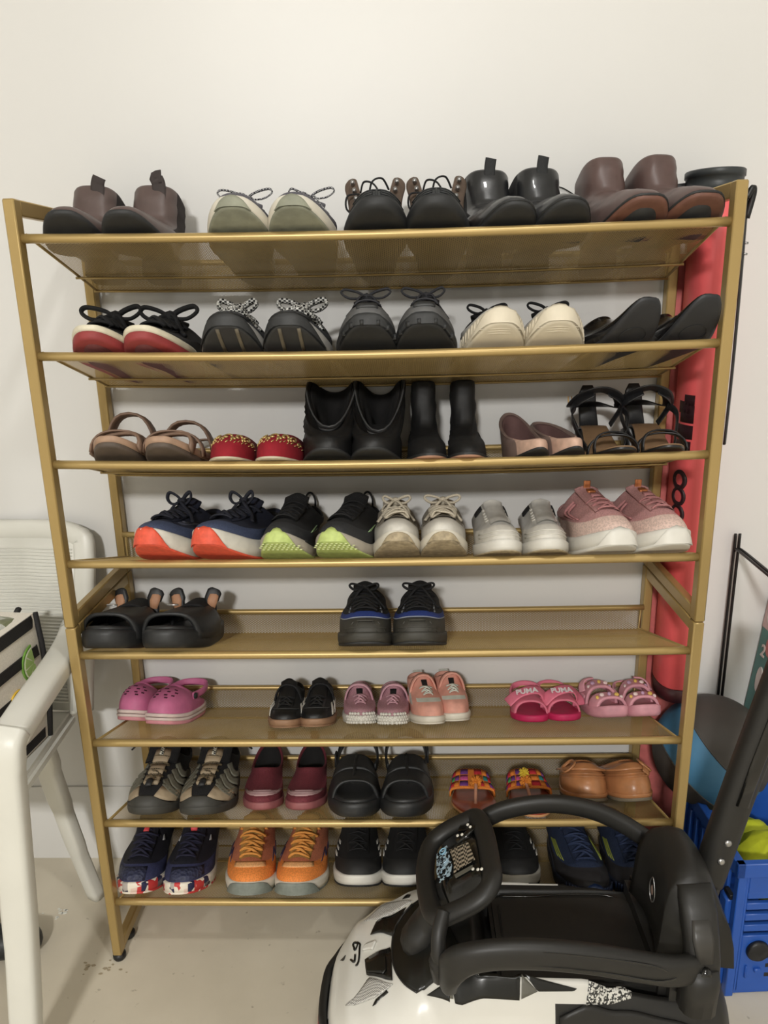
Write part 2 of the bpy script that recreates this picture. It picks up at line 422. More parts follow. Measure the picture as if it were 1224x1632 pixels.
        if bow:
            C = self.S(0, t1)+self.N(0, t1)*(r*2+.005); b = .03*bs
            nn = self.N(0, t1); up = Vector((0, .25, 1)).normalized(); parts.append(sweep([C+Vector((-.005, 0, 0)), C+nn*.002, C+Vector((.005, 0, 0))], r*1.8, sides=8))
            for sg in (-1, 1):
                k = rnd.uniform(.75, 1.15); h = rnd.uniform(-.1, .35) if bow == 1 else bow
                lp = [C, C+Vector((sg*b*.4, -.004, b*h*.5)), C+Vector((sg*b*k, -.006, b*h*.8)), C+Vector((sg*b*1.15*k, -.008, b*h*.35)), C+Vector((sg*b*.75*k, -.010, -b*.12)), C+Vector((sg*.004, -.004, -.002))]
                parts.append(sweep(catmull(lp, 5), r, r*.6, sides=6))
                e = [C, C+Vector((sg*b*.3, -.012, -.002)), self.S(sg*.45, t1-.12)+self.N(sg*.45, t1-.12)*.005, self.S(sg*(.7+.2*rnd.random()), t1-.26)+self.N(sg*.8, t1-.26)*.004]
                parts.append(sweep(catmull(e, 5), r, r*.6, sides=6))
        V, F = join(parts); return self.part(name, V, F, m)
    def tongue(self, m, t0=.5, up=.022, hw=.021, lean=.35, th=.0035, name='tongue'):
        pts = [(self.S(0, t), self.N(0, t)) for t in [lerp(t0, 1, i/6) for i in range(7)]]
        d = (pts[-1][0]-pts[-3][0]).normalized(); d = (d+Vector((0, lean, .6))).normalized()
        V = []; F = []; rows = []
        for p, n in pts: rows.append((p-n*.001, hw, n))
        n = pts[-1][1]
        for k in (0.4, .8, 1.0): rows.append((pts[-1][0]+d*up*k, hw*(1.02 if k < .9 else .72), n))
        nx = 6
        for p, h, n in rows:
            for i in range(nx+1):
                a = -1+2*i/nx; q = p+Vector((a*h, 0, 0))-Vector((0, 0, 1))*(a*a*.004)
                V.append(q+n*th*(1-.5*a*a)); V.append(q-n*th*.4)
        w_ = nx+1; ny = len(rows)-1
        for j in range(ny):
            for i in range(nx):
                q = [j*w_+i, j*w_+i+1, (j+1)*w_+i+1, (j+1)*w_+i]; F.append(tuple(2*x for x in q)); F.append(tuple(2*x+1 for x in reversed(q)))
        for i in range(nx): o = ny*w_; F.append((2*(o+i), 2*(o+i+1), 2*(o+i+1)+1, 2*(o+i)+1))
        for j in range(ny):
            a, b = j*w_, (j+1)*w_; F.append((2*a, 2*b, 2*b+1, 2*a+1)); a += nx; b += nx; F.append((2*a, 2*a+1, 2*b+1, 2*b))
        return self.part(name, V, F, m)
    def strap(self, name, u, h, wd, m, th=.003, lean=0.0, grow=0.001, u2=None, base=None, shape=.8, px=None, rot=0.0, n=14):
        """band arching over the foot from edge to edge at u"""
        u2 = u if u2 is None else u2; pts = []; hints = []
        V = []; F = []
        for i in range(n+1):
            a = pi*i/n; c, s_ = cos(a), sin(a); uu = lerp(u, u2, i/n)
            ww = self.W/2*self.m(uu)*self.uw(math.acos(max(-1, min(1, math.copysign(abs(2*uu-1)**(self.nt/2), 2*uu-1)))))[1]+grow if uu > .0 else .02
            zb = self.zt(uu)*0+(self.zb(uu)+(self.zt(uu)-self.zb(uu))*.5) if base is None else base
            p = Vector((math.copysign(abs(c)**shape, c)*ww+self.cx(uu), -self.L*uu+lean*s_, zb+h*s_**.8)); pts.append(p)
        cen = Vector((pts[n//2].x, pts[n//2].y-lean, pts[0].z))
        W_ = wd if callable(wd) else (lambda q: wd)
        for i, p in enumerate(pts):
            t = pts[min(i+1, n)]-pts[max(i-1, 0)]; t.normalize()
            wdir = Vector((0, -1, -rot)); slope = (lean/max(h, .01)); wdir = Vector((0, -1, -rot-0)).normalized(); wdir = (wdir-t*wdir.dot(t)).normalized()
            nn = t.cross(wdir).normalized()
            if nn.dot(p-cen) < 0: nn = -nn
            hw = W_(i/n)/2
            V += [p-wdir*hw+nn*th*.3, p-wdir*hw*.9+nn*th, p+wdir*hw*.9+nn*th, p+wdir*hw+nn*th*.3, p+wdir*hw*.9, p-wdir*hw*.9]
        for i in range(n):
            for k in range(6): F.append((i*6+k, i*6+(k+1) % 6, (i+1)*6+(k+1) % 6, (i+1)*6+k))
        F.append(tuple(range(6))); F.append(tuple(n*6+k for k in range(6)))
        if name is None: return V, F
        return self.part(name, V, F, m)
    def vamp(self, name, u0, u1, h0, h1, mats, th=.004, fmf=None, nu=10, n=18, shape=.75, hp=.8, grow=.001, edge=0.0, basef=.5, arc=0.0):
        """shell over the forefoot between u0 (ankle side) and u1 (toe side)"""
        def pt(u, a, d):
            c, s_ = cos(a), sin(a); arg = math.copysign(abs(2*u-1)**(self.nt/2), 2*u-1)
            e = self.uw(math.acos(max(-1, min(1, arg))))[1]
            ww = self.W/2*self.m(u)*max(.25, e)+grow-d; f = (u-u0)/(u1-u0); h = lerp(h0, h1, f)-d
            z = self.zb(u)+(self.zt(u)-self.zb(u))*basef
            return Vector((math.copysign(abs(c)**shape, c)*ww+self.cx(u), -self.L*u+arc*(s_**1.5)*(1-2*f), z+h*s_**hp))
        V = []; F = []; rows = nu+1
        for d in (0, th):
            for j in range(rows):
                u = lerp(u0, u1, j/nu)
                for i in range(n+1): V.append(pt(u, pi*i/n, d))
        w_ = n+1; o = rows*w_; fm = []
        for j in range(nu):
            for i in range(n):
                q = (j*w_+i, j*w_+i+1, (j+1)*w_+i+1, (j+1)*w_+i); F.append(q); fm.append(fmf((i+.5)/n, (j+.5)/nu) if fmf else 0)
        for j in range(nu):
            for i in range(n):
                q = (j*w_+i, j*w_+i+1, (j+1)*w_+i+1, (j+1)*w_+i); F.append(tuple(x+o for x in reversed(q))); fm.append(0)
        for i in range(n):
            F.append((i, i+1, o+i+1, o+i)); fm.append(0); a = nu*w_; F.append((a+i, o+a+i, o+a+i+1, a+i+1)); fm.append(0)
        for j in range(nu):
            for i in (0, n):
                a, b = j*w_+i, (j+1)*w_+i; F.append((a, b, o+b, o+a)); fm.append(0)
        self.vpt = pt
        return self.part(name, V, F, mats, fm)
    def pull_tab(self, m, back=True, h=.03, wd=.018, ph=180, lean=0, name='pull_tab', curl=0.0, th=.003):
        p = self.T(radians(ph)); q = (-1 if not back else 1)
        pts = [p+Vector((0, 0, -.02)), p+Vector((0, q*.001, .001)), p+Vector((lean*.4, q*.003, h*.6)), p+Vector((lean, q*.004+curl*.3, h)), p+Vector((lean+curl, q*.004, h+.001))]
        V, F = sweep(catmull(pts[:4] if not curl else pts, 4), wd/2, th/2, sides=8, hint=(0, 1, 0), power=.5)
        return self.part(name, V, F, m)
ORD = ['top', 'second', 'third', 'fourth', 'fifth', 'sixth', 'seventh', 'bottom']
def place(name, cat, pair, side, k, x, L, yaw=0.0, toe=None, heel_y=None, roll=0.0, dz=0.0006, lab=None):
    """toe = world y of the toe tip; the heel follows from the length"""
    ct = cos(TILT); yaw = radians(yaw)
    if heel_y is None: heel_y = toe+L*ct*cos(yaw)
    x = x+(x-.10)*(.035 if k < 5 else .02); hx = x+L*sin(yaw)          # yaw>0 turns the toe to the left
    z = shelf_z(k, hx, heel_y)+dz
    e = empty(name, lab or f'{side} one of the {pair}, {ORD[k]} shelf', cat, (hx, heel_y, z), group=f'shoes on the {ORD[k]} shelf')
    f = (.2415-toe)/(L*ct*cos(yaw)) if toe is not None else 1
    if f < 1: e.scale = (1, f, 1); e.location = (x+L*f*sin(yaw), .2415, shelf_z(k, x, .2415)+dz)
    e.rotation_euler = (Matrix.Rotation(-TILT, 3, 'X') @ Matrix.Rotation(roll, 3, 'Y') @ Matrix.Rotation(-yaw, 3, 'Z')).to_euler()
    return e
# ---------------------------------------------------------------- shoes
C = mat
black_leather = C('black_leather', (34, 35, 37), .34, kind='leather', scale=60, bump=.12, coat=.2)
black_soft = C('black_soft_leather', (23, 23, 24), .5, kind='leather', scale=50, bump=.35)
brown_leather = C('dark_brown_leather', (96, 80, 76), .44, kind='leather', scale=45, bump=.18)
brown_leather2 = C('reddish_brown_leather', (94, 74, 70), .42, kind='leather', scale=45, bump=.14)
black_rub = C('black_rubber', (40, 41, 42), .6, kind='rubber', scale=80, bump=.15)
black_eva = C('black_foam', (36, 37, 38), .5, kind='rubber', scale=200, bump=.1)
black_knit = C('black_knit', (26, 26, 28), .85, kind='knit', bump=.3)
black_lace = C('black_lace', (22, 22, 24), .8, kind='knit', scale=900, bump=.3)
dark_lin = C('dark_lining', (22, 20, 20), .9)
offwhite = C('off_white_foam', (226, 220, 205), .55, amt=.04, scale=30)
white_rub = C('white_rubber', (222, 219, 210), .5, amt=.04, scale=25)
gold_metal = C('gold_metal', (225, 175, 95), .3, .9, bump=0)
silver_metal = C('silver_metal', (190, 190, 190), .3, .9, bump=0)
# ---- top shelf ----
def boots(pair, k, xs, W, L, upm, solem, toe, cz, yaw=0, tn=3.0, tab=None, tabm=None, gore=None, spring=.017, cy=(.03, .42), cw=.037, hh=.02, top_wr=.0008, seam=True, a2=(.34, .12), d2=(.03, .02), shaft=.055, sole_kw={}, welt=None, extra=None, **kw):
    for s, side, x in ((1, 'left', xs[0]), (-1, 'right', xs[1])):
        r = place('boot', 'boot', pair, side, k, x, L, yaw if not isinstance(yaw, tuple) else yaw[0 if s > 0 else 1], toe=toe)
        p = dict(L=L, W=W, spring=spring, hh=hh, th=(.008, .007, .008), cy=cy, cw=cw, tn=tn, cz=cz, h1=(.024, .04, .045), a2=a2, d2=d2, shaft=shaft, waist=.62, heel=.66); p.update(kw)
        S = Shoe(r, s, **p)
        S.sole(solem, side=.0025, name='sole', **sole_kw)
        if hh: S.heel_block(solem[0] if isinstance(solem, (list, tuple)) else solem)
        gf = (lambda ph, t: 1 if 62 < abs(ph) < 112 and t > .45 else 0) if gore else None
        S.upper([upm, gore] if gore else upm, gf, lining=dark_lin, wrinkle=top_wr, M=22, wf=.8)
        if welt: 
            V, F = sweep([S.P(2*pi*i/40, f=1.0, grow=.002) for i in range(40)], .0022, .0022, sides=6, closed=True); S.part('welt', V, F, welt)
        if tab: tab(S, s)
        if extra: extra(S, s)
sole_dark = C('dark_boot_sole', (44, 45, 46), .6, kind='rubber', scale=70)
boots('dark brown pull-tab ankle boots', 0, (-.420, -.328), .093, .254, brown_leather, [sole_dark, sole_dark], -.012, (.120, .119, .124),
      tab=lambda S, s: (S.pull_tab(C('brown_tab', (62, 54, 52), .8), ph=8, back=False, h=.014, wd=.022, lean=.004*s, curl=0 if s > 0 else .008), S.pull_tab(C('brown_tab', (62, 54, 52), .8), ph=180, h=.015, wd=.02)),
      gore=C('brown_elastic', (52, 44, 43), .9, kind='ribs', scale=300), yaw=-4)
run_up = C('grey_purple_mesh', (92, 90, 98), .8, kind='knit', bump=.3); run_sole = C('grey_green_outsole', (148, 150, 132), .6, kind='rubber', scale=60)
speck = C('speckled_lace', (170, 170, 172), .8, kind='check', scale=420, rgb2=(28, 28, 32), bump=.2)
def runner(pair, k, xs, W, L, toe, upm, upf, midm, outm, outf, lacem, cz=(.078, .06, .09), toe_wrap=None, spring=.026, yaw=0, lace_kw={}, tonguem=None, tongue_kw={}, extra=None, cat='sneaker', liningm=None, foxing=None, tread=None, heel_ys=None, th=(.03, .025, .018), wexp=1.5, of=.2, **kw):
    for i, (s, side, x) in enumerate(((1, 'left', xs[0]), (-1, 'right', xs[1]))):
        r = place('running_shoe' if cat == 'sneaker' else cat, cat, pair, side, k, x, L, yaw if not isinstance(yaw, tuple) else yaw[i], toe=toe if not isinstance(toe, tuple) else toe[i])
        p = dict(L=L, W=W, spring=spring, th=th, cz=cz); p.update(kw)
        S = Shoe(r, s, **p)
        S.sole(outm, outf, f0=0, f1=of, name='outsole', side=.001)
        S.sole(midm if isinstance(midm, (list, tuple)) else [midm], foxing, f0=of-.03, f1=1.0, name='midsole', side=.0022)
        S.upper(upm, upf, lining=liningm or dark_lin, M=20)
        if tread: tread(S, s)
        if toe_wrap:      # outsole rubber climbing over the toe
            m_, aw, hgt = toe_wrap; V = []; F = []; n = 14
            for d in (0, 1):
                for j in range(5):
                    for i_ in range(n+1):
                        a = radians(lerp(-aw, aw, i_/n)); hh_ = hgt*(1-abs(2*i_/n-1)**wexp); f = lerp(.05, max(.1, hh_), j/4)
                        if f <= 1: v = S.P(a, f=f, grow=.0042-.002*d)
                        else: v = S.S(a, (f-1)*.5+.02)+S.N(a, (f-1)*.5+.02)*(.0022-.002*d)
                        V.append(v)
            w_ = n+1; o = 5*w_
            for j in range(4):
                for i_ in range(n):
                    q = (j*w_+i_, j*w_+i_+1, (j+1)*w_+i_+1, (j+1)*w_+i_); F.append(q); F.append(tuple(x_+o for x_ in reversed(q)))
            for i_ in range(n): F.append((4*w_+i_, 4*w_+i_+1, o+4*w_+i_+1, o+4*w_+i_))
            S.part('toe_bumper', V, F, m_)
        if tonguem: S.tongue(tonguem, **tongue_kw)
        if lacem: S.laces(lacem, seed=sum(map(ord, pair)) % 97+i, **lace_kw)
        if extra: extra(S, s)
        yield S
def run(*a, **k): return list(runner(*a, **k))
run('grey mesh runners with sage soles and speckled laces', 0, (-.187, -.094), .099, .285, -.024, [run_up], None, offwhite, [run_sole], None, speck, cz=(.08, .06, .09),
    toe_wrap=(run_sole, 26, .95), spring=.020, lace_kw=dict(n=5, bow=.5, bs=1.1, r=.0022), tonguem=run_up, tongue_kw=dict(up=.014), h1=(.022, .05, .05), d2=(.034, .02))
# hiking boots
hike_br = C('worn_brown_suede', (96, 80, 68), .85, kind='suede', scale=120); hike_blk = C('moulded_black_rubber', (47, 49, 50), .62, kind='rubber', scale=60, bump=.25)
def hike_extra(S, s):
    # stiff eyelet flaps standing up either side of the open throat
    for sg in (-1, 1):
        b = S.T(radians(50)*sg*1.0)+Vector((0, 0, .014)); pts = [b+Vector((sg*.001, -.012, -.03)), b+Vector((sg*.004, -.012, .004)), b+Vector((sg*.009, -.006, .026)), b+Vector((sg*.010, 0, .040))]
        V, F = sweep(catmull(pts, 5), [.012]*10+[.012, .0115, .011, .010, .008, .005], .0024, sides=10, hint=(-sg*.45, 1, 0), power=.7); S.part('eyelet_flap', V, F, hike_br)
        hk = []
        for z in (.0, .014, .028):
            c = b+Vector((sg*(.004+z*.2)+.0-sg*.003, -.022+z*.2, z)); v, f = lathe([(.0035, -.002), (.0035, .001), (.002, .0035), (.0034, .0045), (.0034, .006)], 10)
            hk.append(([Matrix.Rotation(radians(90), 4, 'X') @ Vector(q)+c for q in v], f))
        V, F = join(hk); S.part('lace_hook', V, F, silver_metal)
    a = S.T(radians(40)); b_ = S.T(radians(-40)); mid = (a+b_)/2
    L1 = [a+Vector((-.002, -.016, .026)), mid+Vector((.012, -.03, .038)), mid+Vector((-.004, -.034, .03)), mid+Vector((-.008, -.03, .0)), mid+Vector((-.002, -.03, -.015))]
    L2 = [b_+Vector((.002, -.016, .022)), mid+Vector((-.016, -.03, .033)), mid+Vector((.0, -.036, .026)), mid+Vector((.01, -.032, .004)), mid+Vector((.004, -.03, -.02))]
    L3 = [b_+Vector((.0, -.016, .02)), b_+Vector((-.018, -.02, .016)), b_+Vector((-.02, -.02, -.004)), b_+Vector((-.006, -.02, -.016))]
    V, F = join([sweep(catmull(q, 6), .0016, sides=6) for q in (L1, L2, L3)]); S.part('laces', V, F, black_lace)
    rb = []
    for q in (.20, .27, .34):
        rb.append(sweep([S.S(radians(a_), q-.0)+S.N(radians(a_), q)*.0008 for a_ in range(-44, 45, 8)], .0016, .001, sides=6))
    rb.append(sweep([S.S(0, q)+S.N(0, q)*.001 for q in (.02, .06, .1, .14)], .0018, .0014, sides=6))
    for sg in (-1, 1):
        for q in (.03, .08): rb.append(sweep([S.S(radians(a_*sg), q+.05*(1-(a_/50)))+S.N(radians(a_*sg), q)*.0008 for a_ in (4, 14, 26, 38, 50)], .0018, .0012, sides=6))
    V, F = join(rb); S.part('toe_ribs', V, F, hike_blk)
def hiking():
    for s, side, x in ((1, 'left', .006), (-1, 'right', .097)):
        r = place('hiking_boot', 'boot', 'brown hiking boots with black rubber toes', side, 0, x, .285, 0, toe=-.02)
        S = Shoe(r, s, L=.285, W=.094, spring=.018, th=(.026, .022, .018), cy=(.03, .46), cz=(.088, .078, .085), h1=(.030, .05, .06), d2=(.036, .03), nt=2.6)
        S.sole([black_rub], name='sole', side=.003)
        S.upper([hike_blk, hike_br], lambda ph, t: 0 if abs(ph) < 62 and t < .56 else 1, lining=dark_lin, M=20)
        hike_extra(S, s)
hiking()
tabm = C('black_webbing', (38, 39, 40), .8, kind='knit', scale=800)
boots('black leather pull-tab chelsea boots', 0, (.193, .277), .088, .262, black_leather, [sole_dark, sole_dark], -.015, (.128, .133, .138),
      tab=lambda S, s: (S.pull_tab(tabm, ph=0, back=False, h=.018, wd=.018, lean=.002), S.pull_tab(tabm, ph=180, h=.01, wd=.018)), gore=C('black_elastic', (30, 30, 31), .9, kind='ribs', scale=300), yaw=(-5, -8), welt=black_rub)
tan_sole = C('brown_red_outsole', (112, 74, 60), .6, kind='rubber', scale=80)
def back_laces(S, s):
    p = S.T(radians(180)); parts = []
    for sg in (-1, 1):
        parts.append(sweep(catmull([p+Vector((0, .006, -.02)), p+Vector((sg*.012, .008, -.005)), p+Vector((sg*.045, .008, .016)), p+Vector((sg*.062, .006, .012)), p+Vector((sg*.04, .008, .0)), p+Vector((0, .008, -.02))], 5), .0011, sides=5))
        parts.append(sweep(catmull([p+Vector((0, .008, -.02)), p+Vector((sg*.018, .010, -.03)), p+Vector((sg*.048, .008, -.040)), p+Vector((sg*.044, .008, -.052))], 5), .0011, sides=5))
    if s < 0: parts.append(sweep(catmull([p+Vector((-.01, .006, -.01)), p+Vector((-.024, .004, .004)), p+Vector((-.020, .004, .016)), p+Vector((-.034, .002, .012)), p+Vector((-.026, .004, -.002))], 5), .0011, sides=5))
    V, F = join(parts); S.part('laces', V, F, black_lace)
    V, F = sweep([p+Vector((0, .004, z)) for z in (-.07, -.05, -.03, -.01, .002)], .012, .0015, sides=8, hint=(0, 1, 0), power=.5); S.part('back_placket', V, F, C('brown_tab', (62, 54, 52), .8))
def inset_sole(S, s):
    R = [[S.P(p, f=0, grow=-.014)+Vector((0, 0, -.0004)) for p in S.phis()], [S.P(p, f=0, grow=-.014)+Vector((0, 0, .002)) for p in S.phis()]]
    R = [[v for v in r] for r in R]; V, F = rings(R); S.part('forefoot_pad', V, F, black_rub); back_laces(S, s)
boots('reddish brown ankle boots tied at the back', 0, (.366, .452), .089, .262, brown_leather2, [tan_sole, tan_sole], -.016, (.138, .144, .150), yaw=(-3, -6), welt=black_rub, extra=inset_sole,
      cw=.033, nt=2.9, heel=.62)
# ---- second shelf ----
red_sole = C('faded_red_outsole', (158, 62, 62), .65, kind='rubber', scale=30, amt=.1)
sk_black = C('worn_black_suede', (44, 43, 44), .8, kind='suede', scale=90)
def skate_x(S, s):
    S.patches('side_mark', [[(60, .3), (70, .3), (74, .5), (66, .55)]], C('dull_red_mark', (120, 34, 44), .7))
    R = [[S.P(p, f=0, grow=-.016)+Vector((0, 0, d)) for p in S.phis()] for d in (-.0006, .002)]
    V, F = rings(R); S.part('outsole_pad', V, F, C('dark_red_pad', (104, 50, 50), .7, kind='rubber', scale=60, bump=.4))
run('black skate shoes with cream foxing and red soles', 1, (-.405, -.320), .096, .28, -.012, [sk_black], None, C('cream_foxing', (232, 224, 200), .5), [red_sole], None, C('thick_black_lace', (20, 20, 22), .85, kind='knit', scale=500), cz=(.075, .058, .075), of=.6, spring=.014, th=(.03, .026, .022),
    lace_kw=dict(n=5, r=.0055, bow=.5, bs=1.35, flat=.45, hw=.02), tonguem=black_knit, tongue_kw=dict(up=.015), extra=skate_x, h1=(.014, .04, .05), nt=2.4)
trail_up = C('charcoal_navy_mesh', (50, 52, 58), .8, kind='knit'); trail_out = C('charcoal_lug_rubber', (52, 53, 54), .6, kind='rubber', scale=50, bump=.4)
reflace = C('reflective_checked_lace', (205, 205, 200), .5, kind='check', scale=260, rgb2=(20, 20, 22), bump=.3)
def zig(S, s):
    parts = []
    for q in (.0, .55):
        pts = []
        for i in range(9):
            a = radians(lerp(-34, 34, i/8)); t = .12+q*.22+(.035 if i % 2 else 0); pts.append(S.S(a, t)+S.N(a, t)*.0012)
        parts.append(sweep(pts, .0024, .0016, sides=6))
    V, F = join(parts); S.part('toe_lugs', V, F, black_rub)
    bars = []
    for x_, c in ((-.012, 0), (.016, 0)):
        bars.append(sweep([Vector((x_*1.0+S.cx(.95), -S.L*u, S.zb(u)-.0006)) for u in (.985, .95, .9, .84, .76)], .003, .0012, sides=6, hint=(0, 0, 1)))
    V, F = join(bars); S.part('outsole_inlay', V, F, C('taupe_rubber', (112, 104, 88), .6))
run('charcoal trail runners with thick checked laces', 1, (-.208, -.109), .1, .285, -.026, [trail_up, C('navy_overlay', (34, 42, 70), .6)], lambda ph, t: 1 if 45 < ph < 100 and .3 < t < .6 else 0,
    C('grey_white_midsole', (176, 174, 170), .55), [trail_out], None, reflace, cz=(.078, .06, .082), spring=.028, toe_wrap=(trail_out, 60, 1.3), extra=zig,
    lace_kw=dict(n=4, r=.006, bow=.6, bs=1.0, flat=.6, hw=.02, loose=.004), tonguem=trail_up, tongue_kw=dict(up=.012), h1=(.022, .045, .05))
def tab_x(S, s):
    S.patches('toe_tab', [[(-14, .16), (14, .16), (12, .34), (-12, .34)]], C('dark_grey_overlay', (62, 63, 64), .5), off=.0025)
    S.patches('eyelet_accent', [[(38, .52), (46, .52), (44, .58), (39, .58)], [(-38, .52), (-46, .52), (-44, .58), (-39, .58)]], C('coral_accent', (170, 80, 84), .6))
    lug = []
    for a in (-40, -22, -5, 12, 30, 48):
        lug.append(sweep([S.P(radians(a), f=.05, grow=.003), S.P(radians(a), f=.45, grow=.0035)], .004, .002, sides=6))
    V, F = join(lug); S.part('outsole_lugs', V, F, black_rub)
run('grey and black trail shoes with plum collars', 1, (-.011, .08), .094, .28, -.02, [C('slate_grey_film', (104, 104, 104), .55), C('plum_black_mesh', (44, 36, 42), .8, kind='knit')],
    lambda ph, t: 0 if t < .42 or abs(ph) < 20 and t < .5 else 1, trail_out, [black_rub], None, C('dark_grey_lace', (58, 58, 62), .8, kind='knit', scale=800),
    cz=(.092, .07, .108), spring=.028, lace_kw=dict(n=6, r=.003, bow=.45, bs=1.1, hw=.022), tonguem=C('plum_black_mesh', (44, 36, 42), .8, kind='knit'), tongue_kw=dict(up=.012), extra=tab_x, h1=(.036, .05, .06), nt=2.8, toe_wrap=(trail_out, 55, 1.05))
cream = C('cream_foam', (224, 214, 192), .6, amt=.05, scale=25); lwh = C('light_grey_mesh', (206, 204, 198), .7, kind='knit')
def cream_x(S, s):
    gr = []
    for f in (.25, .4, .55):
        gr.append(sweep([Vector((lerp(-.03, .03, i/8)+S.cx(.9), -S.L*(.9+.06*f*2-abs(i-4)*.004), S.zb(.9+.06*f*2)-.0002)) for i in range(9)], .0012, .0008, sides=5))
    for a in list(range(-80, -34, 6))+list(range(34, 80, 6)):
        gr.append(sweep([S.P(radians(a), f=.35, grow=.0022), S.P(radians(a+2), f=.85, grow=.0022)], .0009, .0009, sides=5))
    V, F = join(gr); S.part('sole_ribs', V, F, cream)
run('cream-soled white sneakers with black tongues', 1, (.174, .266), .094, .275, -.02, [lwh, black_knit], lambda ph, t: 1 if t > .62 else 0, cream, [cream], None, black_lace, cz=(.07, .058, .078), spring=.026, th=(.034, .03, .024),
    toe_wrap=(cream, 50, 1.25), lace_kw=dict(n=4, r=.003, bow=.6, bs=.8), tonguem=black_knit, tongue_kw=dict(up=.02), extra=cream_x, h1=(.022, .045, .05))
def shiny_flats():
    m1 = C('glossy_black_patent', (26, 26, 28), .16, coat=.5, bump=0, kind='leather'); m2 = C('smooth_black_outsole', (44, 45, 48), .55)
    for s, side, x in ((1, 'left', .376), (-1, 'right', .466)):
        r = place('slip_on_shoe', 'shoe', 'glossy black slip-ons with smooth soles', side, 1, x, .25, -12, toe=-.03)
        S = Shoe(r, s, L=.25, W=.073, spring=.048, th=(.02, .012, .007), cy=(.04, .5), cz=(.055, .045, .06), cw=.028, h1=(.018, .035, .04), nt=2.9, waist=.8, heel=.8, a2=(.6, .1))
        S.sole([m2], name='sole', side=.0015); S.upper([m1], lining=dark_lin)
        S.patches('stitched_overlay', [[(50, .3), (90, .3), (90, .9), (60, .9)]], black_soft)
        V, F = sweep([Vector((S.cx(.8)+.02*cos(a), -S.L*(.8+.06*sin(a)), S.zb(.8+.06*sin(a))-.0006)) for a in [2*pi*i/20 for i in range(20)]], .0007, .0006, sides=5, closed=True); S.part('outsole_groove', V, F, black_rub)
shiny_flats()
# ---- third shelf ----
def tan_sandals():
    m = C('taupe_strap_leather', (132, 106, 88), .6, kind='leather', scale=60); so = C('taupe_footbed', (178, 146, 122), .6, kind='leather', scale=60); uo = C('dark_taupe_outsole', (92, 80, 70), .65, kind='rubber', scale=60)
    for s, side, x in ((1, 'left', -.396), (-1, 'right', -.309)):
        r = place('sandal', 'sandal', 'taupe strappy sandals', side, 2, x, .25, 0, toe=-.012)
        S = Shoe(r, s, L=.25, W=.085, spring=.020, th=(.03, .024, .018), waist=.78, heel=.75, nt=2.6)
        S.sole([uo], f0=0, f1=.45, name='outsole', side=.0); S.sole([so], f0=.42, f1=1, name='footbed', side=.001)
        S.strap('toe_strap', .86, .030, lambda q: .020, m, lean=.018, u2=.74, grow=.003, th=.005); S.strap('toe_strap', .70, .038, lambda q: .020, m, lean=.004, u2=.80, grow=.003)
        S.strap('ankle_strap', .40, .075 if s > 0 else .062, .030, m, lean=-.02, u2=.44, grow=.004, th=.004)
        S.strap('heel_strap', .16, .045, .014, m, lean=.03, grow=.002)
        if s > 0:
            V, F = sweep(catmull([Vector((-.036, -.11, .055)), Vector((-.048, -.112, .05)), Vector((-.058, -.114, .042))], 4), .008, .002, sides=8, hint=(0, 0, 1), power=.6); S.part('strap_end', V, F, m)
tan_sandals()
def red_slippers():
    m = C('red_velvet', (150, 18, 36), .85, kind='suede', scale=90); g = C('gold_thread', (236, 208, 140), .35, .6, bump=.2); so = C('cream_slipper_sole', (212, 200, 176), .7)
    for s, side, x in ((1, 'left', -.225), (-1, 'right', -.148)):
        r = place('slipper', 'slipper', 'red velvet slippers with gold embroidery', side, 2, x, .235, 0, toe=-.006)
        S = Shoe(r, s, L=.235, W=.076, spring=.003, th=(.006, .005, .004), cy=(.03, .5), cz=(.04, .036, .052), cw=.030, h1=(.034, .03, .03), nt=2.4, waist=.8, a2=(.6, .1), d2=(.0, .02))
        S.sole([so], name='sole', side=.0008); S.upper([m], lining=C('red_lining', (90, 14, 24), .9))
        parts = []
        def curl(a0, t0, R_, n_, dr):
            pts = []
            for i in range(14):
                a = i/13*n_; q = R_*(1-i/16); ph = radians(a0+q*cos(a)*dr*100); t = t0+q*sin(a)*1.6; pts.append(S.S(ph, t)+S.N(ph, t)*.0012)
            parts.append(sweep(pts, .0022, .0012, sides=5))
        for a0, dr in ((-46, 1), (-22, -1), (0, 1), (24, 1), (46, -1)): curl(a0, .46, .085, 5.2, dr)
        for a0 in (-58, -34, -10, 12, 36, 58): curl(a0, .36, .05, 4, 1)
        for i in range(17):
            a = radians(-68+8.5*i); t = .27+(.03 if i % 2 else 0); p = S.S(a, t)+S.N(a, t)*.0008; q = S.S(a+.07, t+.05)+S.N(a, t)*.0008
            parts.append(sweep([p, q], .0008, sides=5))
        V, F = join(parts); S.part('embroidery', V, F, g)
red_slippers()
def slouch():
    for s, side, x in ((1, 'left', -.076), (-1, 'right', .002)):
        r = place('slouch_boot', 'boot', 'slouchy black leather boots folded over', side, 2, x, .25, 0, toe=-.005)
        S = Shoe(r, s, L=.25, W=.084, spring=.014, hh=.018, th=(.006, .005, .006), cy=(.02, .56), cw=.043, cz=(.146, .150, .066) if s > 0 else (.140, .152, .058), h1=(.034, .06, .07), a2=(.34, .08), d2=(.01, .02), shaft=.012, waist=.80, heel=.82)
        S.sole([black_rub], name='sole'); S.heel_block(black_rub)
        S.upper([black_soft], lining=dark_lin, wrinkle=.0032, M=26, lip=.002, wf=.7)
        V, F = sweep([S.T(radians(a)) + Vector((0, 0, .0)) for a in range(0, 360, 12)], .0016, sides=6, closed=True); S.part('collar_piping', V, F, C('grey_piping', (80, 80, 80), .4))
slouch()
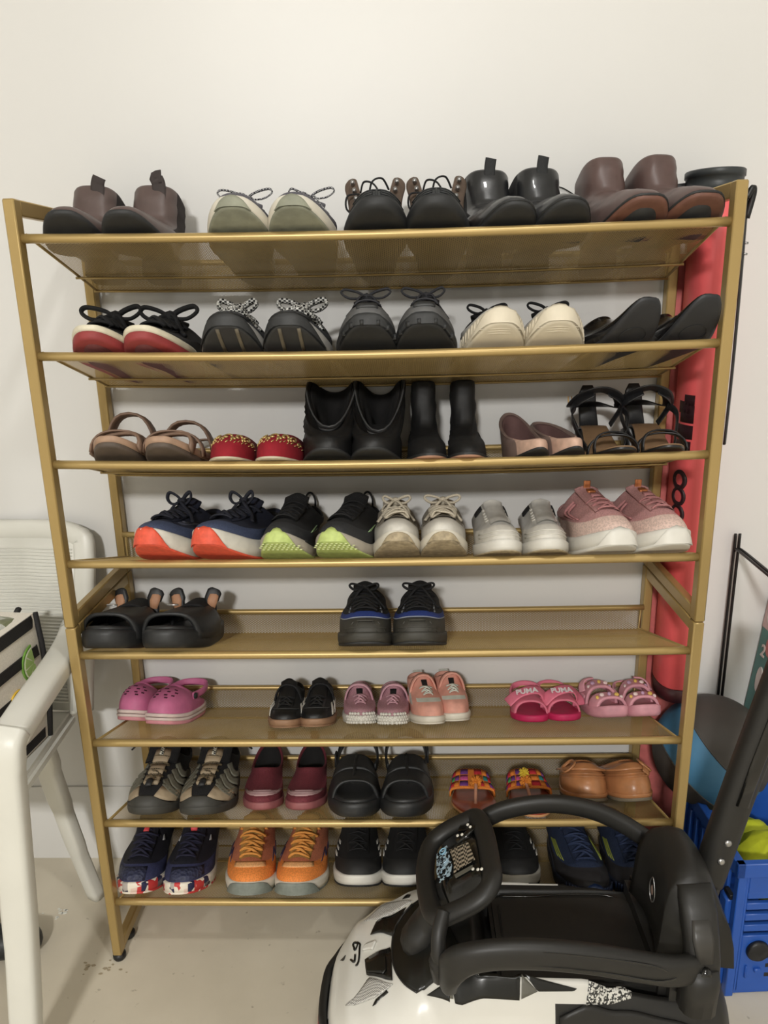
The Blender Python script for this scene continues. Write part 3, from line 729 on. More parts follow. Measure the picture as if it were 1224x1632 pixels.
boots('slim black ankle boots with tan soles', 2, (.078, .142), .068, .235, C('black_nubuck', (22, 22, 23), .62, kind='leather', scale=70, bump=.25), [black_rub, C('tan_thin_sole', (196, 150, 126), .6)], .0, (.150, .146, .144), spring=.002, sole_kw=dict(fmf=lambda p, f: 1 if f == 'b' or f < .3 else 0), cy=(.02, .40), cw=.021, hh=.03,
      a2=(.25, .05), d2=(.03, .02), shaft=.075, top_wr=.0012, nt=2.3, heel=.7, waist=.7)
def nude_flats():
    m = C('nude_pink_suede', (214, 178, 158), .75, kind='suede', scale=90); ed = C('mauve_grey_rim', (142, 120, 112), .6); li = C('mauve_lining', (112, 84, 82), .7)
    for s, side, x in ((1, 'left', .238), (-1, 'right', .298)):
        r = place('ballet_flat', 'flat shoe', 'nude pink flats with mauve linings', side, 2, x, .23, -3 if s > 0 else -6, toe=-.004)
        S = Shoe(r, s, L=.23, W=.062, spring=.010, th=(.005, .004, .004), cy=(.012, .80), cz=(.098 if s > 0 else .080, .052, .026), cw=.0275, h1=(.022, .03, .04), nt=1.9, waist=.82, heel=.74, a2=(.75, .05), d2=(.0, .01))
        S.sole([black_rub], name='sole', side=.0006); S.upper([m, ed], lambda ph, t: 1 if abs(ph) > 55 and t > .0 else 0, lining=li)
        V, F = sweep([S.T(radians(a)) for a in range(0, 360, 10)], .0016, sides=6, closed=True); S.part('rim_binding', V, F, ed)
nude_flats()
def heels():
    m = C('black_strap_leather', (32, 32, 34), .4, kind='leather', scale=80); fb = C('tan_brown_footbed', (134, 106, 78), .55, kind='leather', scale=40)
    for s, side, x in ((1, 'left', .358), (-1, 'right', .436)):
        r = place('heeled_sandal', 'sandal', 'black strappy heeled sandals', side, 2, x, .225, 0, toe=-.002)
        S = Shoe(r, s, L=.225, W=.074, spring=.006, hh=.06, th=(.006, .005, .006), waist=.6, heel=.66, nt=2.4)
        S.sole([m, fb], None, f0=0, f1=.7, name='sole', side=.0); S.sole([fb], f0=.65, f1=1, name='footbed', side=.0005)
        S.heel_block(m, u1=.2)
        S.strap('toe_strap', .84, .030, .012, m, lean=.010, u2=.72, grow=.002, th=.0025); S.strap('toe_strap', .68, .034, .012, m, lean=-.004, u2=.82, grow=.002, th=.0025)
        # big ankle loop and instep loops
        def loop(name, pts, wd): V, F = sweep(catmull(pts, 6, closed=True), wd/2, .0012, sides=8, closed=True, power=.6, hint=(0, .35, 1)); S.part(name, V, F, m)
        z = .098
        loop('ankle_strap', [(-.040*1, -.075, z), (-.028, -.105, z+.012), (0, -.118, z+.018), (.028, -.105, z+.010), (.040, -.07, z-.004), (.026, -.035, z+.006), (0, -.025, z+.010), (-.026, -.035, z+.006)], .019)
        for sg in (-1, 1):
            V, F = sweep(catmull([Vector((sg*.028, -.055, .066)), Vector((sg*.042, -.075, z-.006)), Vector((sg*.034, -.10, z+.002)), Vector((sg*.012, -.112, z+.012))], 6), .008, .0013, sides=8, hint=(sg, 0, 0), power=.6); S.part('side_strap', V, F, m)
            V, F = sweep(catmull([Vector((sg*.036, -.085, z-.006)), Vector((sg*.046, -.10, .075)), Vector((sg*.038, -.115, .04)), Vector((sg*.030, -.13, .018))], 6), .007, .0013, sides=8, hint=(sg, 0, 0), power=.6); S.part('side_strap', V, F, m)
        V, F = sweep([Vector((0, -.022, .066)), Vector((0, -.014, .10)), Vector((0, -.016, .130)), Vector((0, -.02, .142))], [.017, .016, .015, .009], .002, sides=10, hint=(0, 1, 0), power=.6); S.part('heel_counter', V, F, m)
        q = [Vector((s*-1*.040+dx, -.06, z+.010+dz)) for dx, dz in ((-.003, -.010), (.003, -.010), (.003, .008), (-.003, .008))]
        V, F = sweep(q, .0009, sides=5, closed=True); S.part('buckle', V, F, gold_metal)
heels()
# ---- fourth shelf ----
navy_k = C('navy_mesh', (66, 76, 104), .75, kind='knit'); navy_d = C('dark_navy_mesh', (30, 34, 52), .8, kind='knit'); orange_out = C('red_orange_outsole', (232, 92, 66), .6, kind='rubber', scale=120, bump=.4)
def navy_x(S, s):
    g = C('slate_logo', (78, 80, 94), .5); t0, t1 = .52, .78
    for b in ((34, ), ):
        for a0 in (40, 48, 56): pass
    S.patches('side_mark', [[(30, .5), (34, .5), (44, .66), (38, .66)], [(36, .5), (41, .5), (52, .68), (46, .68)], [(30, .6), (56, .68), (58, .74), (40, .70)]], g)
    S.patches('heel_mark', [[(86, .30), (90, .30), (96, .62), (92, .62)], [(94, .30), (98, .30), (104, .62), (100, .62)], [(84, .44), (106, .44), (106, .5), (84, .5)]], C('holographic_mark', (190, 160, 160), .25, .6, amt=.15, scale=90))
run('navy running shoes with red-orange outsoles', 3, (-.350, -.252), .095, .285, -.028, [navy_k, navy_d], lambda ph, t: 0 if t < .42 else 1, C('white_midsole', (228, 224, 212), .55), [orange_out], None, C('navy_black_lace', (28, 30, 42), .8, kind='knit', scale=700),
    cz=(.088, .066, .094), spring=.026, wexp=1.6, of=.12, toe_wrap=(orange_out, 34, 1.12), lace_kw=dict(n=5, r=.0038, bow=1.2, bs=.6, hw=.02), tonguem=navy_d, tongue_kw=dict(up=.018), extra=navy_x, yaw=(10, 12), th=(.036, .034, .028))
green = C('pale_lime_outsole', (196, 214, 128), .6, kind='rubber', scale=100, bump=.4)
def lime_x(S, s):
    S.patches('side_mark', [[(64, .30), (70, .34), (72, .66), (69, .66)], [(64, .30), (70, .34), (84, .46), (84, .43)], [(-64, .30), (-70, .34), (-72, .66), (-69, .66)]], C('mint_green_mark', (184, 222, 160), .5))
    dots = []
    for j, u in enumerate((.985, .962, .938, .91)):
        for i in range(-3-(j > 0), 4+(j > 0)):
            x = S.cx(u)+i*.0075+(j % 2)*.0035; z = S.zb(u)-.0004
            dots.append(sweep([Vector((x-.002, -S.L*u, z)), Vector((x+.002, -S.L*u, z))], .0013, .001, sides=5))
    V, F = join(dots); S.part('outsole_lugs', V, F, C('light_lime_lugs', (222, 232, 170), .6))
    S.patches('sole_window', [[(50, .0), (72, .0), (74, .05), (52, .05)]], black_rub, off=.004)
run('black running shoes with lime outsoles', 3, (-.155, -.062), .088, .275, -.022, [C('dark_grey_toe_mesh', (48, 49, 52), .7, kind='knit'), black_knit], lambda ph, t: 0 if t < .36 else 1, C('grey_cream_midsole', (190, 182, 168), .6), [green], None, black_lace,
    cz=(.092, .07, .10), spring=.028, wexp=1.6, of=.14, toe_wrap=(green, 32, 1.2), lace_kw=dict(n=5, r=.003, bow=0, hw=.019), tonguem=black_knit, tongue_kw=dict(up=.018), extra=lambda S, s: (lime_x(S, s), S.part('heel_loop', *sweep(catmull([S.T(pi)+Vector((q, .002, z)) for q, z in ((-.008, -.01), (-.010, .012), (-.004, .026), (.004, .026), (.010, .012), (.008, -.01))], 5), .0022, .0012, sides=6, hint=(0, 1, 0)), black_lace)), yaw=(6, 8))
bg_lace = C('beige_lace', (206, 196, 176), .8, kind='knit', scale=700); wh_l = C('white_synthetic_leather', (222, 218, 208), .4, kind='leather', scale=50)
bg_up = C('beige_grey_mesh', (172, 164, 150), .8, kind='knit'); dirt = C('dirty_cream_outsole', (184, 168, 138), .7, kind='rubber', scale=110, bump=.5, amt=.15)
run('white runners with loose beige laces', 3, (.028, .106), .078, .265, -.012, [wh_l, bg_up], lambda ph, t: 0 if t < .44 or 60 < abs(ph) < 120 and t < .7 else 1, offwhite, [dirt], None, bg_lace,
    cz=(.082, .066, .092), spring=.028, toe_wrap=(dirt, 34, .85), lace_kw=dict(n=6, r=.0036, bow=.5, bs=.8, hw=.020, loose=.008), tonguem=bg_up, tongue_kw=dict(up=.012), h1=(.034, .05, .055), nt=2.7,
    extra=lambda S, s: S.patches('side_mark', [[(s*-78, .5), (s*-84, .5), (s*-84, .7), (s*-80, .7)]], C('blue_grey_mark', (84, 92, 112), .5)))
silver = C('silver_grey_panel', (206, 204, 198), .3, .15, kind='leather', scale=60)
def slip_x(S, s):
    for sg in (-1, 1):
        rib = []
        for i in range(5):
            t = .62+.07*i; rib.append(S.patch(None, [(sg*18, t), (sg*34, t-.01), (sg*36, t+.02), (sg*20, t+.03)], None, off=.0016))
        V, F = join(rib); S.part('braided_trim', V, F, white_rub)
        S.patches('elastic_gore', [[(sg*34, .93), (sg*60, .9), (sg*62, .98), (sg*36, 1.0)]], black_knit, off=.002)
    for q in (.12, .22):
        V, F = sweep([S.S(radians(a), q)+S.N(radians(a), q)*.0006 for a in range(-60, 61, 8)], .0012, .0009, sides=6); S.part('toe_welt', V, F, white_rub)
run('white slip-on sneakers with silver panels', 3, (.189, .267), .077, .25, -.006, [wh_l, silver], lambda ph, t: 1 if t > .40 else 0, white_rub, [dirt], None, None, cz=(.074, .064, .092), spring=.010, of=.12, th=(.02, .02, .02), h1=(.03, .04, .045), nt=2.5,
    extra=slip_x, cy=(.05, .52), cw=.03, tonguem=silver, tongue_kw=dict(up=.002, hw=.016))
pk = C('dusty_pink_knit', (196, 146, 144), .8, kind='knit'); pk_l = C('dusty_pink_lace', (188, 130, 130), .8, kind='knit', scale=700); pk_t = C('pale_pink_mesh', (224, 196, 184), .7, kind='knit', scale=300); cop = C('copper_tape', (190, 118, 74), .3, .6)
def pk_x(S, s):
    for i, t in enumerate((.60, .69, .78, .88)):
        S.patches('tongue_loop', [[(-7, t), (7, t), (6.5, t+.055), (-6.5, t+.055)]], pk_l if i < 3 else cop, off=.006)
    S.pull_tab(cop, ph=0, back=False, h=.014, wd=.012)
    for sg in (-1, 1):
        a = radians(58*sg); P0 = S.S(a, .42)+S.N(a, .42)*.002; P1 = S.S(a*1.05, .6)+S.N(a, .6)*.010; P2 = S.S(radians(40*sg), .80)+S.N(a, .8)*.004
        V, F = join([sweep(catmull([P0, P1, P2], 5), .0024, .0016, sides=6), sweep(catmull([P0+Vector((0, .016, 0)), P1+Vector((sg*.002, .016, 0)), P2+Vector((0, .008, .004))], 5), .0024, .0016, sides=6)]); S.part('lace_loops', V, F, pk_l)
run('dusty pink knit sneakers with white toe guards', 3, (.356, .450), .093, .27, -.022, [pk_t, pk], lambda ph, t: 0 if t < .36 else 1, white_rub, [white_rub], None, pk_l, cz=(.09, .074, .112), spring=.016, toe_wrap=(white_rub, 36, 1.15),
    lace_kw=dict(n=3, r=.0024, bow=0, t0=.5, t1=.7, hw=.018), tonguem=pk, tongue_kw=dict(up=.006, hw=.02), extra=pk_x, yaw=(-3, -8), h1=(.026, .055, .06), th=(.032, .03, .026), bul=0.0, d2=(.03, .02), nt=2.7)
# ---- fifth shelf ----
def cloud(pair, k, xs, W, L, toe, m, yaw, tabs=None, th=(.034, .032, .030), buckle=False, heelstrap=False):
    for i, (s, side, x) in enumerate(((1, 'left', xs[0]), (-1, 'right', xs[1]))):
        r = place('slide', 'sandal', pair, side, k, x, L, yaw[i], toe=toe)
        S = Shoe(r, s, L=L, W=W, spring=.012, th=th, waist=.88, heel=.85, nt=2.6, nh=2.6)
        S.sole([m], name='footbed', side=.004, botin=.003)
        # raised rim
        V, F = sweep([S.P(2*pi*q/44, f=1, grow=-.006, dz=.001) for q in range(44)], .005, .005, sides=8, closed=True); S.part('rim', V, F, m)
        yield S, s
for S, s in cloud('thick black cushioned slides', 4, (-.447, -.335), .106, .25, -.012, black_eva, (3, 0)):
    S.vamp('upper_strap', .40, .84, .050, .046, [black_eva], th=.006, grow=.005, shape=.62, arc=.012)
    S.vamp('tongue_panel', .22, .44, .060, .054, [black_knit], th=.005, grow=-.006, shape=.9)
    for sg in (-1, 1):
        c = Vector((sg*.030, -.075, .070)); V, F = sweep(catmull([c+Vector((0, 0, -.024)), c, c+Vector((sg*.005, .002, .016)), c+Vector((sg*.008, .004, .024))], 4), [.011]*5+[.014]*4+[.014, .012, .010, .007], .0035, sides=10, hint=(0, 1, .3), power=.8); S.part('strap_ear', V, F, black_eva)
        V, F = sweep([c+Vector((sg*.001, -.0035, -.012)), c+Vector((sg*.003, -.003, .002)), c+Vector((sg*.006, -.001, .012)), c+Vector((sg*.008, .002, .018))], [.007, .010, .009, .005], .0015, sides=8, hint=(0, 1, .3)); S.part('ear_lining', V, F, C('tan_leather_lining', (196, 146, 112), .6))
    p = S.vpt(.42, pi/2, -.001) if False else None
    V, F = lathe([(.009, -.001), (.009, .0012), (.006, .002)], 18); V = [Vector((v[0]*1.1+S.cx(.8), v[1]*.45-S.L*.79, v[2]+.0755)) for v in V]; S.part('metal_badge', V, F, silver_metal)
bl = C('cobalt_blue_mesh', (44, 66, 140), .7, kind='knit', scale=350)
def tr_x(S, s):
    V, F = sweep([S.S(radians(a), .30+.0*a)+S.N(radians(a), .3)*.0015 for a in range(-70, 71, 7)], .0012, .001, sides=6); S.part('toe_piping', V, F, C('pale_grey_piping', (150, 156, 168), .5))
    gr = [sweep([S.S(radians(a), .03)+S.N(radians(a), .03)*.001, S.S(radians(a*.5), .2)+S.N(0, .2)*.0012], .0009, .0008, sides=5) for a in (-40, -18, 18, 40)]
    gr.append(sweep([S.S(radians(a), .10)+S.N(radians(a), .1)*.001 for a in range(-45, 46, 10)], .0009, .0008, sides=5))
    gr.append(sweep([S.S(radians(a), .22)+S.N(radians(a), .2)*.001 for a in range(-10, 11, 5)], .004, .0012, sides=5)); V, F = join(gr); S.part('toe_ribs', V, F, C('grey_rubber', (74, 72, 66), .6))
    S.patches('eyelet_bar', [[(sg*a0, .52+i*.12), (sg*(a0+4), .52+i*.12), (sg*(a0+4), .60+i*.12), (sg*a0, .60+i*.12)] for i in range(3) for sg in (-1, 1) for a0 in (34,)], C('grey_piping2', (130, 134, 140), .5), off=.0015)
toe_rub = C('charcoal_toe_rubber', (58, 56, 50), .6, kind='rubber', scale=60)
run('black and blue trail shoes with charcoal toe caps', 4, (-.027, .066), .094, .27, -.008, [toe_rub, bl, black_knit], lambda ph, t: 0 if t < .28 else (1 if t < .50 else 2), toe_rub, [black_rub], None, black_lace,
    cz=(.086, .068, .094), spring=.014, lace_kw=dict(n=5, r=.0034, bow=.4, bs=.8, hw=.022), tonguem=black_knit, tongue_kw=dict(up=.016), extra=tr_x, h1=(.040, .055, .06), nt=3.0, th=(.028, .024, .02))
# ---- sixth shelf (children's shoes) ----
def pink_clogs():
    m = C('bubblegum_pink_foam', (212, 116, 158), .6, bump=.05); wl = C('white_pink_foxing', (232, 212, 206), .6); ps = C('pale_pink_outsole', (222, 150, 160), .6); hole = C('dark_vent_hole', (66, 18, 40), .8)
    for s, side, x, toe in ((1, 'left', -.474, .115), (-1, 'right', -.404, .086)):
        r = place('clog', 'clog', 'small pink foam clogs', side, 5, x, .15, 12, toe=toe)
        S = Shoe(r, s, L=.15, W=.076, spring=.008, th=(.022, .020, .020), waist=.85, heel=.82, nt=2.8, nh=2.7, cy=(.04, .60), cw=.030, cz=(.026, .036, .066), h1=(.030, .022, .01), a2=(.5, .05), d2=(-.004, .0))
        S.sole([ps], f0=0, f1=.35, name='outsole', side=.001); S.sole([wl], f0=.33, f1=.62, name='foxing_stripe', side=.0025); S.sole([wl], f0=.66, f1=1, name='foxing_stripe', side=.0022)
        S.upper([m], lining=C('deep_pink_lining', (170, 84, 122), .7), M=14)
        ho = []
        for t, al in ((.48, (-30, -10, 10, 30)), (.60, (-34, -12, 12, 34)), (.72, (-26, 0, 26)), (.40, (-14, 14))):
            for a in al: ho.append(S.patch(None, [(a-4.5, t), (a+4.5, t), (a+4.5, t+.035), (a-4.5, t+.035)], None, 2, 2, .0006))
        V, F = join(ho); S.part('vent_holes', V, F, hole)
        pts = [Vector((.033, -.078, .046)), Vector((.036, -.04, .050)), Vector((.026, -.008, .056)), Vector((0, .002, .058)), Vector((-.026, -.008, .056)), Vector((-.036, -.04, .050)), Vector((-.033, -.078, .046))]
        V, F = sweep(catmull(pts, 5), .007, .0022, sides=8, hint=None, power=.7); 
        V, F = sweep(catmull(pts, 5), .0022, .007, sides=8, hint=(0, 0, 1), power=.7); S.part('heel_strap', V, F, m)
        for sg in (-1, 1):
            V, F = lathe([(.006, -.0015), (.006, .0015), (.004, .0025)], 14); V = [Matrix.Rotation(radians(90)*sg, 4, 'Y') @ Vector(v)+Vector((sg*.0365, -.074, .046)) for v in V]; S.part('strap_rivet', V, F, black_rub)
pink_clogs()
def kid(pair, xs, toes, W, L, upm, upf, midm, outm, lacem, yaws, **kw):
    d = dict(cz=(.052, .046, .062), spring=.006, th=(.018, .016, .015), h1=(.026, .035, .04), cw=.024, cy=(.05, .46), waist=.82, heel=.8, nt=2.7); d.update(kw)
    return run(pair, 5, xs, W, L, toes, upm, upf, midm, outm, None, lacem, yaw=yaws, **d)
gum = C('gum_outsole', (158, 122, 94), .6, kind='rubber', scale=60)
def stripe_x(S, s):
    for a in (64, 76, 88): pass
    S.patches('side_stripe', [[(sg*a, .06), (sg*(a+7), .06), (sg*(a+1), .62), (sg*(a-6), .62)] for sg in (-1, 1) for a in (62, 76, 90)], white_rub, off=.0012, ny=5)
    S.strap('ankle_strap', .44, .058, .016, black_knit, lean=-.004, grow=-.002, th=.003)
    V, F = sweep([S.S(radians(a), .40)+S.N(radians(a), .4)*.001 for a in range(-50, 51, 10)], .001, .0008, sides=5); S.part('toe_seam', V, F, C('grey_seam', (70, 70, 70), .7))
kid("children's black sneakers with white stripes and gum soles", (-.181, -.118), (.065, .072), .066, .168, [C('black_suede_kids', (24, 24, 25), .8, kind='suede'), black_soft], lambda ph, t: 1 if abs(ph) < 40 and t < .38 else 0, gum, [gum], black_lace, (2, -3),
    lace_kw=dict(n=3, r=.002, bow=0, t0=.5, t1=.75, hw=.012), tonguem=black_soft, tongue_kw=dict(up=.012, hw=.015, t0=.5), extra=stripe_x, cz=(.056, .048, .066), liningm=C('brown_insole', (110, 90, 70), .8))
mv = C('mauve_pink_mesh', (190, 142, 152), .75, kind='knit', scale=500); mvl = C('light_mauve_trim', (208, 160, 172), .6)
def bubbles(S, s):
    b = []
    for j, f in enumerate((.15, .5, .85, 1.15)):
        for i in range(-5+(j > 2), 6-(j > 2)):
            a = radians(i*9+(j % 2)*4.5); v, fc = lathe([(.0005, -.003), (.0028, -.0015), (.0034, 0), (.0028, .0015), (.0005, .003)], 8)
            c = S.P(a, f=min(f, 1), grow=.0015)+(Vector((0, .002, .003)) if f > 1 else Vector()); b.append(([Vector(q)+c for q in v], fc))
    V, F = join(b); S.part('bubble_toe', V, F, white_rub)
def kstrap(S, s, m, z=.050, over=0.0):
    S.strap('ankle_strap', .45, z, .017, m, lean=-.008, grow=-.001, th=.0035, base=.012, u2=.42)
kid('small mauve sneakers with bubbly white toes', (-.045, .019), (.094, .089), .064, .15, [mv], None, white_rub, [white_rub], mvl, (-2, -3), lace_kw=dict(n=3, r=.0022, bow=0, t0=.50, t1=.78, hw=.011),
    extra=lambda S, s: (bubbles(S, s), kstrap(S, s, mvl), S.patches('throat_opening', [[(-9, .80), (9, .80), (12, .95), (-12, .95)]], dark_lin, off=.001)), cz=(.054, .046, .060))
pe = C('peach_suede', (226, 164, 146), .7, kind='suede', scale=60); pw_ = C('pale_mint_white', (214, 216, 204), .6); pl = C('grey_white_mesh', (196, 196, 186), .8, kind='knit')
kid('peach and white toddler sneakers', (.084, .136), (.086, .108), .062, .155, [pe, pw_, pl], lambda ph, t: 1 if abs(ph) < 46 and .40 < t < .56 else (2 if 70 < abs(ph) < 105 and .2 < t < .75 else 0), offwhite, [offwhite], pw_, (-8, -10), lace_kw=dict(n=3, r=.002, bow=0, t0=.62, t1=.8, hw=.010),
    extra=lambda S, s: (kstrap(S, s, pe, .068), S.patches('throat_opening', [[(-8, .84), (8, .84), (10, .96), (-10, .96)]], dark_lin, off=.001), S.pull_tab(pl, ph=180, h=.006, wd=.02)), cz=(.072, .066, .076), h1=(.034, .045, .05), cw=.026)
def lettered_sandals():
    hot = C('hot_pink_foam', (206, 40, 96), .6, bump=.05); cor = C('coral_pink_strap', (228, 122, 146), .6); wt = C('white_print', (236, 226, 228), .6, bump=0)
    for s, side, x, toe, yw in ((1, 'left', .262, .102, 4), (-1, 'right', .333, .108, -6)):
        r = place('strap_sandal', 'sandal', "children's hot pink sandals with white lettering", side, 5, x, .14, yw, toe=toe)
        S = Shoe(r, s, L=.14, W=.067, spring=.004, th=(.016, .014, .013), waist=.85, heel=.84, nt=2.7, nh=2.6)
        S.sole([hot], name='footbed', side=.002)
        S.vamp('instep_strap', .48, .80, .040, .030, [cor], th=.003, grow=.001, shape=.8)
        # over-strap with lettering, a flap crossing the foot
        V, F = sweep(catmull([Vector((-.040, -.098, .030)), Vector((-.022, -.096, .045)), Vector((0, -.094, .053)), Vector((.020, -.090, .051)), Vector((.032, -.086, .036)), Vector((.034, -.084, .02))], 5), .0125, .0016, sides=10, hint=(0, -.45, 1), power=.5); S.part('velcro_strap', V, F, cor)
        M = Matrix.Translation(Vector((-.004, -.101, .0528))) @ Matrix.Rotation(radians(-8 if s > 0 else -1), 4, 'Y') @ Matrix.Rotation(radians(34), 4, 'X')
        lettering('PUMA', .016, M, wt, r, bold=.0006, sx=.95)
        pts = [Vector((-.030, -.07, .025)), Vector((-.030, -.03, .036)), Vector((-.022, -.006, .044)), Vector((0, .0, .048)), Vector((.022, -.006, .044)), Vector((.030, -.03, .036)), Vector((.030, -.07, .025))]
        V, F = sweep(catmull(pts, 5), .0022, .006, sides=8, hint=(0, 0, 1), power=.7); S.part('heel_strap', V, F, cor)
lettered_sandals()
def kidstrap():
    m = C('pale_pink_foam', (224, 160, 172), .6, bump=.05); ch = [C('pearl_charm', (236, 214, 210), .4), C('yellow_charm', (226, 190, 96), .5), C('lilac_charm', (196, 160, 190), .5)]
    for s, side, x, toe, yw in ((1, 'left', .414, .118, -6), (-1, 'right', .481, .124, -8)):
        r = place('charm_sandal', 'sandal', "children's pale pink two-strap sandals with small charms", side, 5, x, .135, yw, toe=toe)
        S = Shoe(r, s, L=.135, W=.067, spring=.008, th=(.022, .020, .022), waist=.88, heel=.86, nt=2.9, nh=2.6)
        S.sole([m], name='footbed', side=.0025)
        S.vamp('toe_strap', .62, .84, .034, .028, [m], th=.005, grow=.001, shape=.75); S.vamp('instep_strap', .30, .52, .050, .044, [m], th=.005, grow=.001, shape=.75)
        rnd = random.Random(3 if s > 0 else 5)
        for (u, h) in ((.74, .033), (.41, .049)):
            for i in range(5):
                a = radians(50+20*i); v, f = lathe([(.0005, -.0015), (.0034, -.001), (.0040, .0004), (.0026, .0014), (.0005, .0018)], 10)
                p = S.vpt(u, a, -.0) if False else None
                ww = S.W/2*S.m(u)*.95; z = S.zb(u)+(S.zt(u)-S.zb(u))*.5+h*sin(a)**.8
                v = [Matrix.Rotation(radians(55), 4, 'X') @ Vector((q[0]*(1.2 if i % 2 else .9), q[1], q[2]))+Vector((math.copysign(abs(cos(a))**.75, cos(a))*ww+S.cx(u), -S.L*u-.003, z)) for q in v]
                S.part('charm', v, f, ch[(i+(u < .5)*2) % 3])
        V, F = sweep(catmull([Vector((s*-.034, -.055, .04)), Vector((s*-.032, -.045, .052)), Vector((s*-.022, -.038, .060)), Vector((s*-.008, -.036, .062))], 5), .007, .002, sides=8, hint=(s*-.6, 0, 1), power=.6); S.part('velcro_strap', V, F, m)
        pts = [Vector((-.031, -.06, .028)), Vector((-.031, -.03, .036)), Vector((-.02, -.006, .042)), Vector((0, .0, .045)), Vector((.02, -.006, .042)), Vector((.031, -.03, .036)), Vector((.031, -.06, .028))]
        V, F = sweep(catmull(pts, 5), .0022, .006, sides=8, hint=(0, 0, 1), power=.7); S.part('heel_strap', V, F, m)
kidstrap()
# ---- seventh shelf ----
def river():
    tan = C('sand_synthetic', (176, 158, 132), .7, kind='suede', scale=60); gr = C('grey_webbing', (122, 120, 106), .7, kind='knit'); dk = C('charcoal_rubber_toe', (62, 61, 57), .6, kind='rubber', scale=60); cord = C('dark_speckled_cord', (120, 104, 76), .7, kind='check', scale=500, rgb2=(26, 24, 20))
    for s, side, x, yw in ((1, 'left', -.420, 0), (-1, 'right', -.314, -4)):
        r = place('hiking_sandal', 'sandal', 'sand and grey bungee-laced hiking sandals', side, 6, x, .285, yw, toe=-.005)
        S = Shoe(r, s, L=.285, W=.100, spring=.016, th=(.028, .024, .016), cz=(.080, .062, .092), cy=(.04, .46), h1=(.030, .045, .055), nt=2.5)
        S.sole([dk], name='sole', side=.003)
        S.upper([black_knit], lining=dark_lin, M=20)
        # rubber toe guard, sand panels, grey webbing bands
        S.patches('toe_guard', [[(-54, .0), (54, .0), (9, .21), (-9, .21)]], dk, off=.004, nx=12, ny=8)
        S.patches('toe_panel', [[(12, .20), (60, .01), (74, .18), (22, .42)], [(-12, .20), (-60, .01), (-74, .18), (-22, .42)]], tan, off=.003, nx=8)
        L_ = []
        for sg in (-1, 1):
            for i, (a0, a1) in enumerate(((64, 72), (76, 86), (92, 104), (112, 126))):
                L_.append([(sg*a0, .02), (sg*a1, .02), (sg*(22+i*6+8), .58+.10*i), (sg*(20+i*6), .54+.10*i)])
            L_.append([(sg*56, .12), (sg*60, .12), (sg*26, .48), (sg*22, .46)])
        S.patches('webbing_band', L_, gr, off=.003, ny=8)
        S.patches('tongue_panel', [[(-13, .46), (13, .46), (14, .60), (-14, .60)], [(-14, .64), (14, .64), (15, .78), (-15, .78)], [(-16, .82), (16, .82), (20, .99), (-20, .99)]], tan, off=.005, nx=6)
        S.patches('heel_panel', [[(118, .5), (150, .45), (150, .9), (118, .92)], [(-118, .5), (-150, .45), (-150, .9), (-118, .92)]], tan, off=.0035)
        S.laces(cord, n=5, t0=.50, t1=.9, hw=.017, r=.0017, bow=0, flat=1)
        S.tongue(black_knit, t0=.86, up=.03, hw=.03, lean=.6)
        V, F = sweep([S.S(0, t)+S.N(0, t)*.009 for t in (.36, .40, .44, .48)], .006, .003, sides=8, hint=(0, -.3, 1)); S.part('cord_lock', V, F, black_rub)
        S.patches('tongue_tag', [[(-3, .90), (3, .90), (3, 1.0), (-3, 1.0)]], C('tag_white_black', (200, 196, 180), .6, kind='check', scale=260, rgb2=(30, 30, 30)), off=.010)
        p = S.T(0); sg = -s
        V, F = sweep(catmull([p+Vector((sg*.02, .02, .012)), p+Vector((sg*.05, .015, .010)), p+Vector((sg*.068, .012, -.004))], 5), [.008]*7+[.007, .006, .004, .002], .0016, sides=8, hint=(0, 0, 1)); S.part('heel_pull', V, F, black_knit)
river()
def maroons():
    m = C('maroon_knit', (110, 42, 52), .8, kind='knit'); so = C('rose_outsole', (160, 96, 98), .6, kind='rubber', scale=50); ln = C('pale_rose_thread', (206, 170, 170), .6)
    for s, side, x, yw in ((1, 'left', -.224, -3), (-1, 'right', -.143, -2)):
        r = place('slip_on', 'shoe', 'maroon knit slip-ons with pale stitched lines', side, 6, x, .25, yw, toe=.028)
        S = Shoe(r, s, L=.25, W=.078, spring=.012, th=(.020, .016, .014), cy=(.03, .56), cz=(.078, .050, .056), cw=.030, h1=(.026, .034, .05), nt=2.4, a2=(.65, .08))
        S.sole([so], name='sole', side=.0015); S.upper([m], lining=dark_lin)
        parts = []
        for t, a in ((.28, 16), (.31, 34), (.34, 52), (.37, 64), (.43, 62), (.47, 60), (.51, 56), (.56, 44), (.60, 26)):
            parts.append(sweep([S.S(radians(q), t-.06*(q/60)**2)+S.N(radians(q), t)*.0004 for q in [lerp(-a, a, i/10) for i in range(11)]], .0007, .0006, sides=5))
        V, F = join(parts); S.part('stitched_lines', V, F, ln)
        S.pull_tab(m, ph=180, h=.020, wd=.015)
maroons()
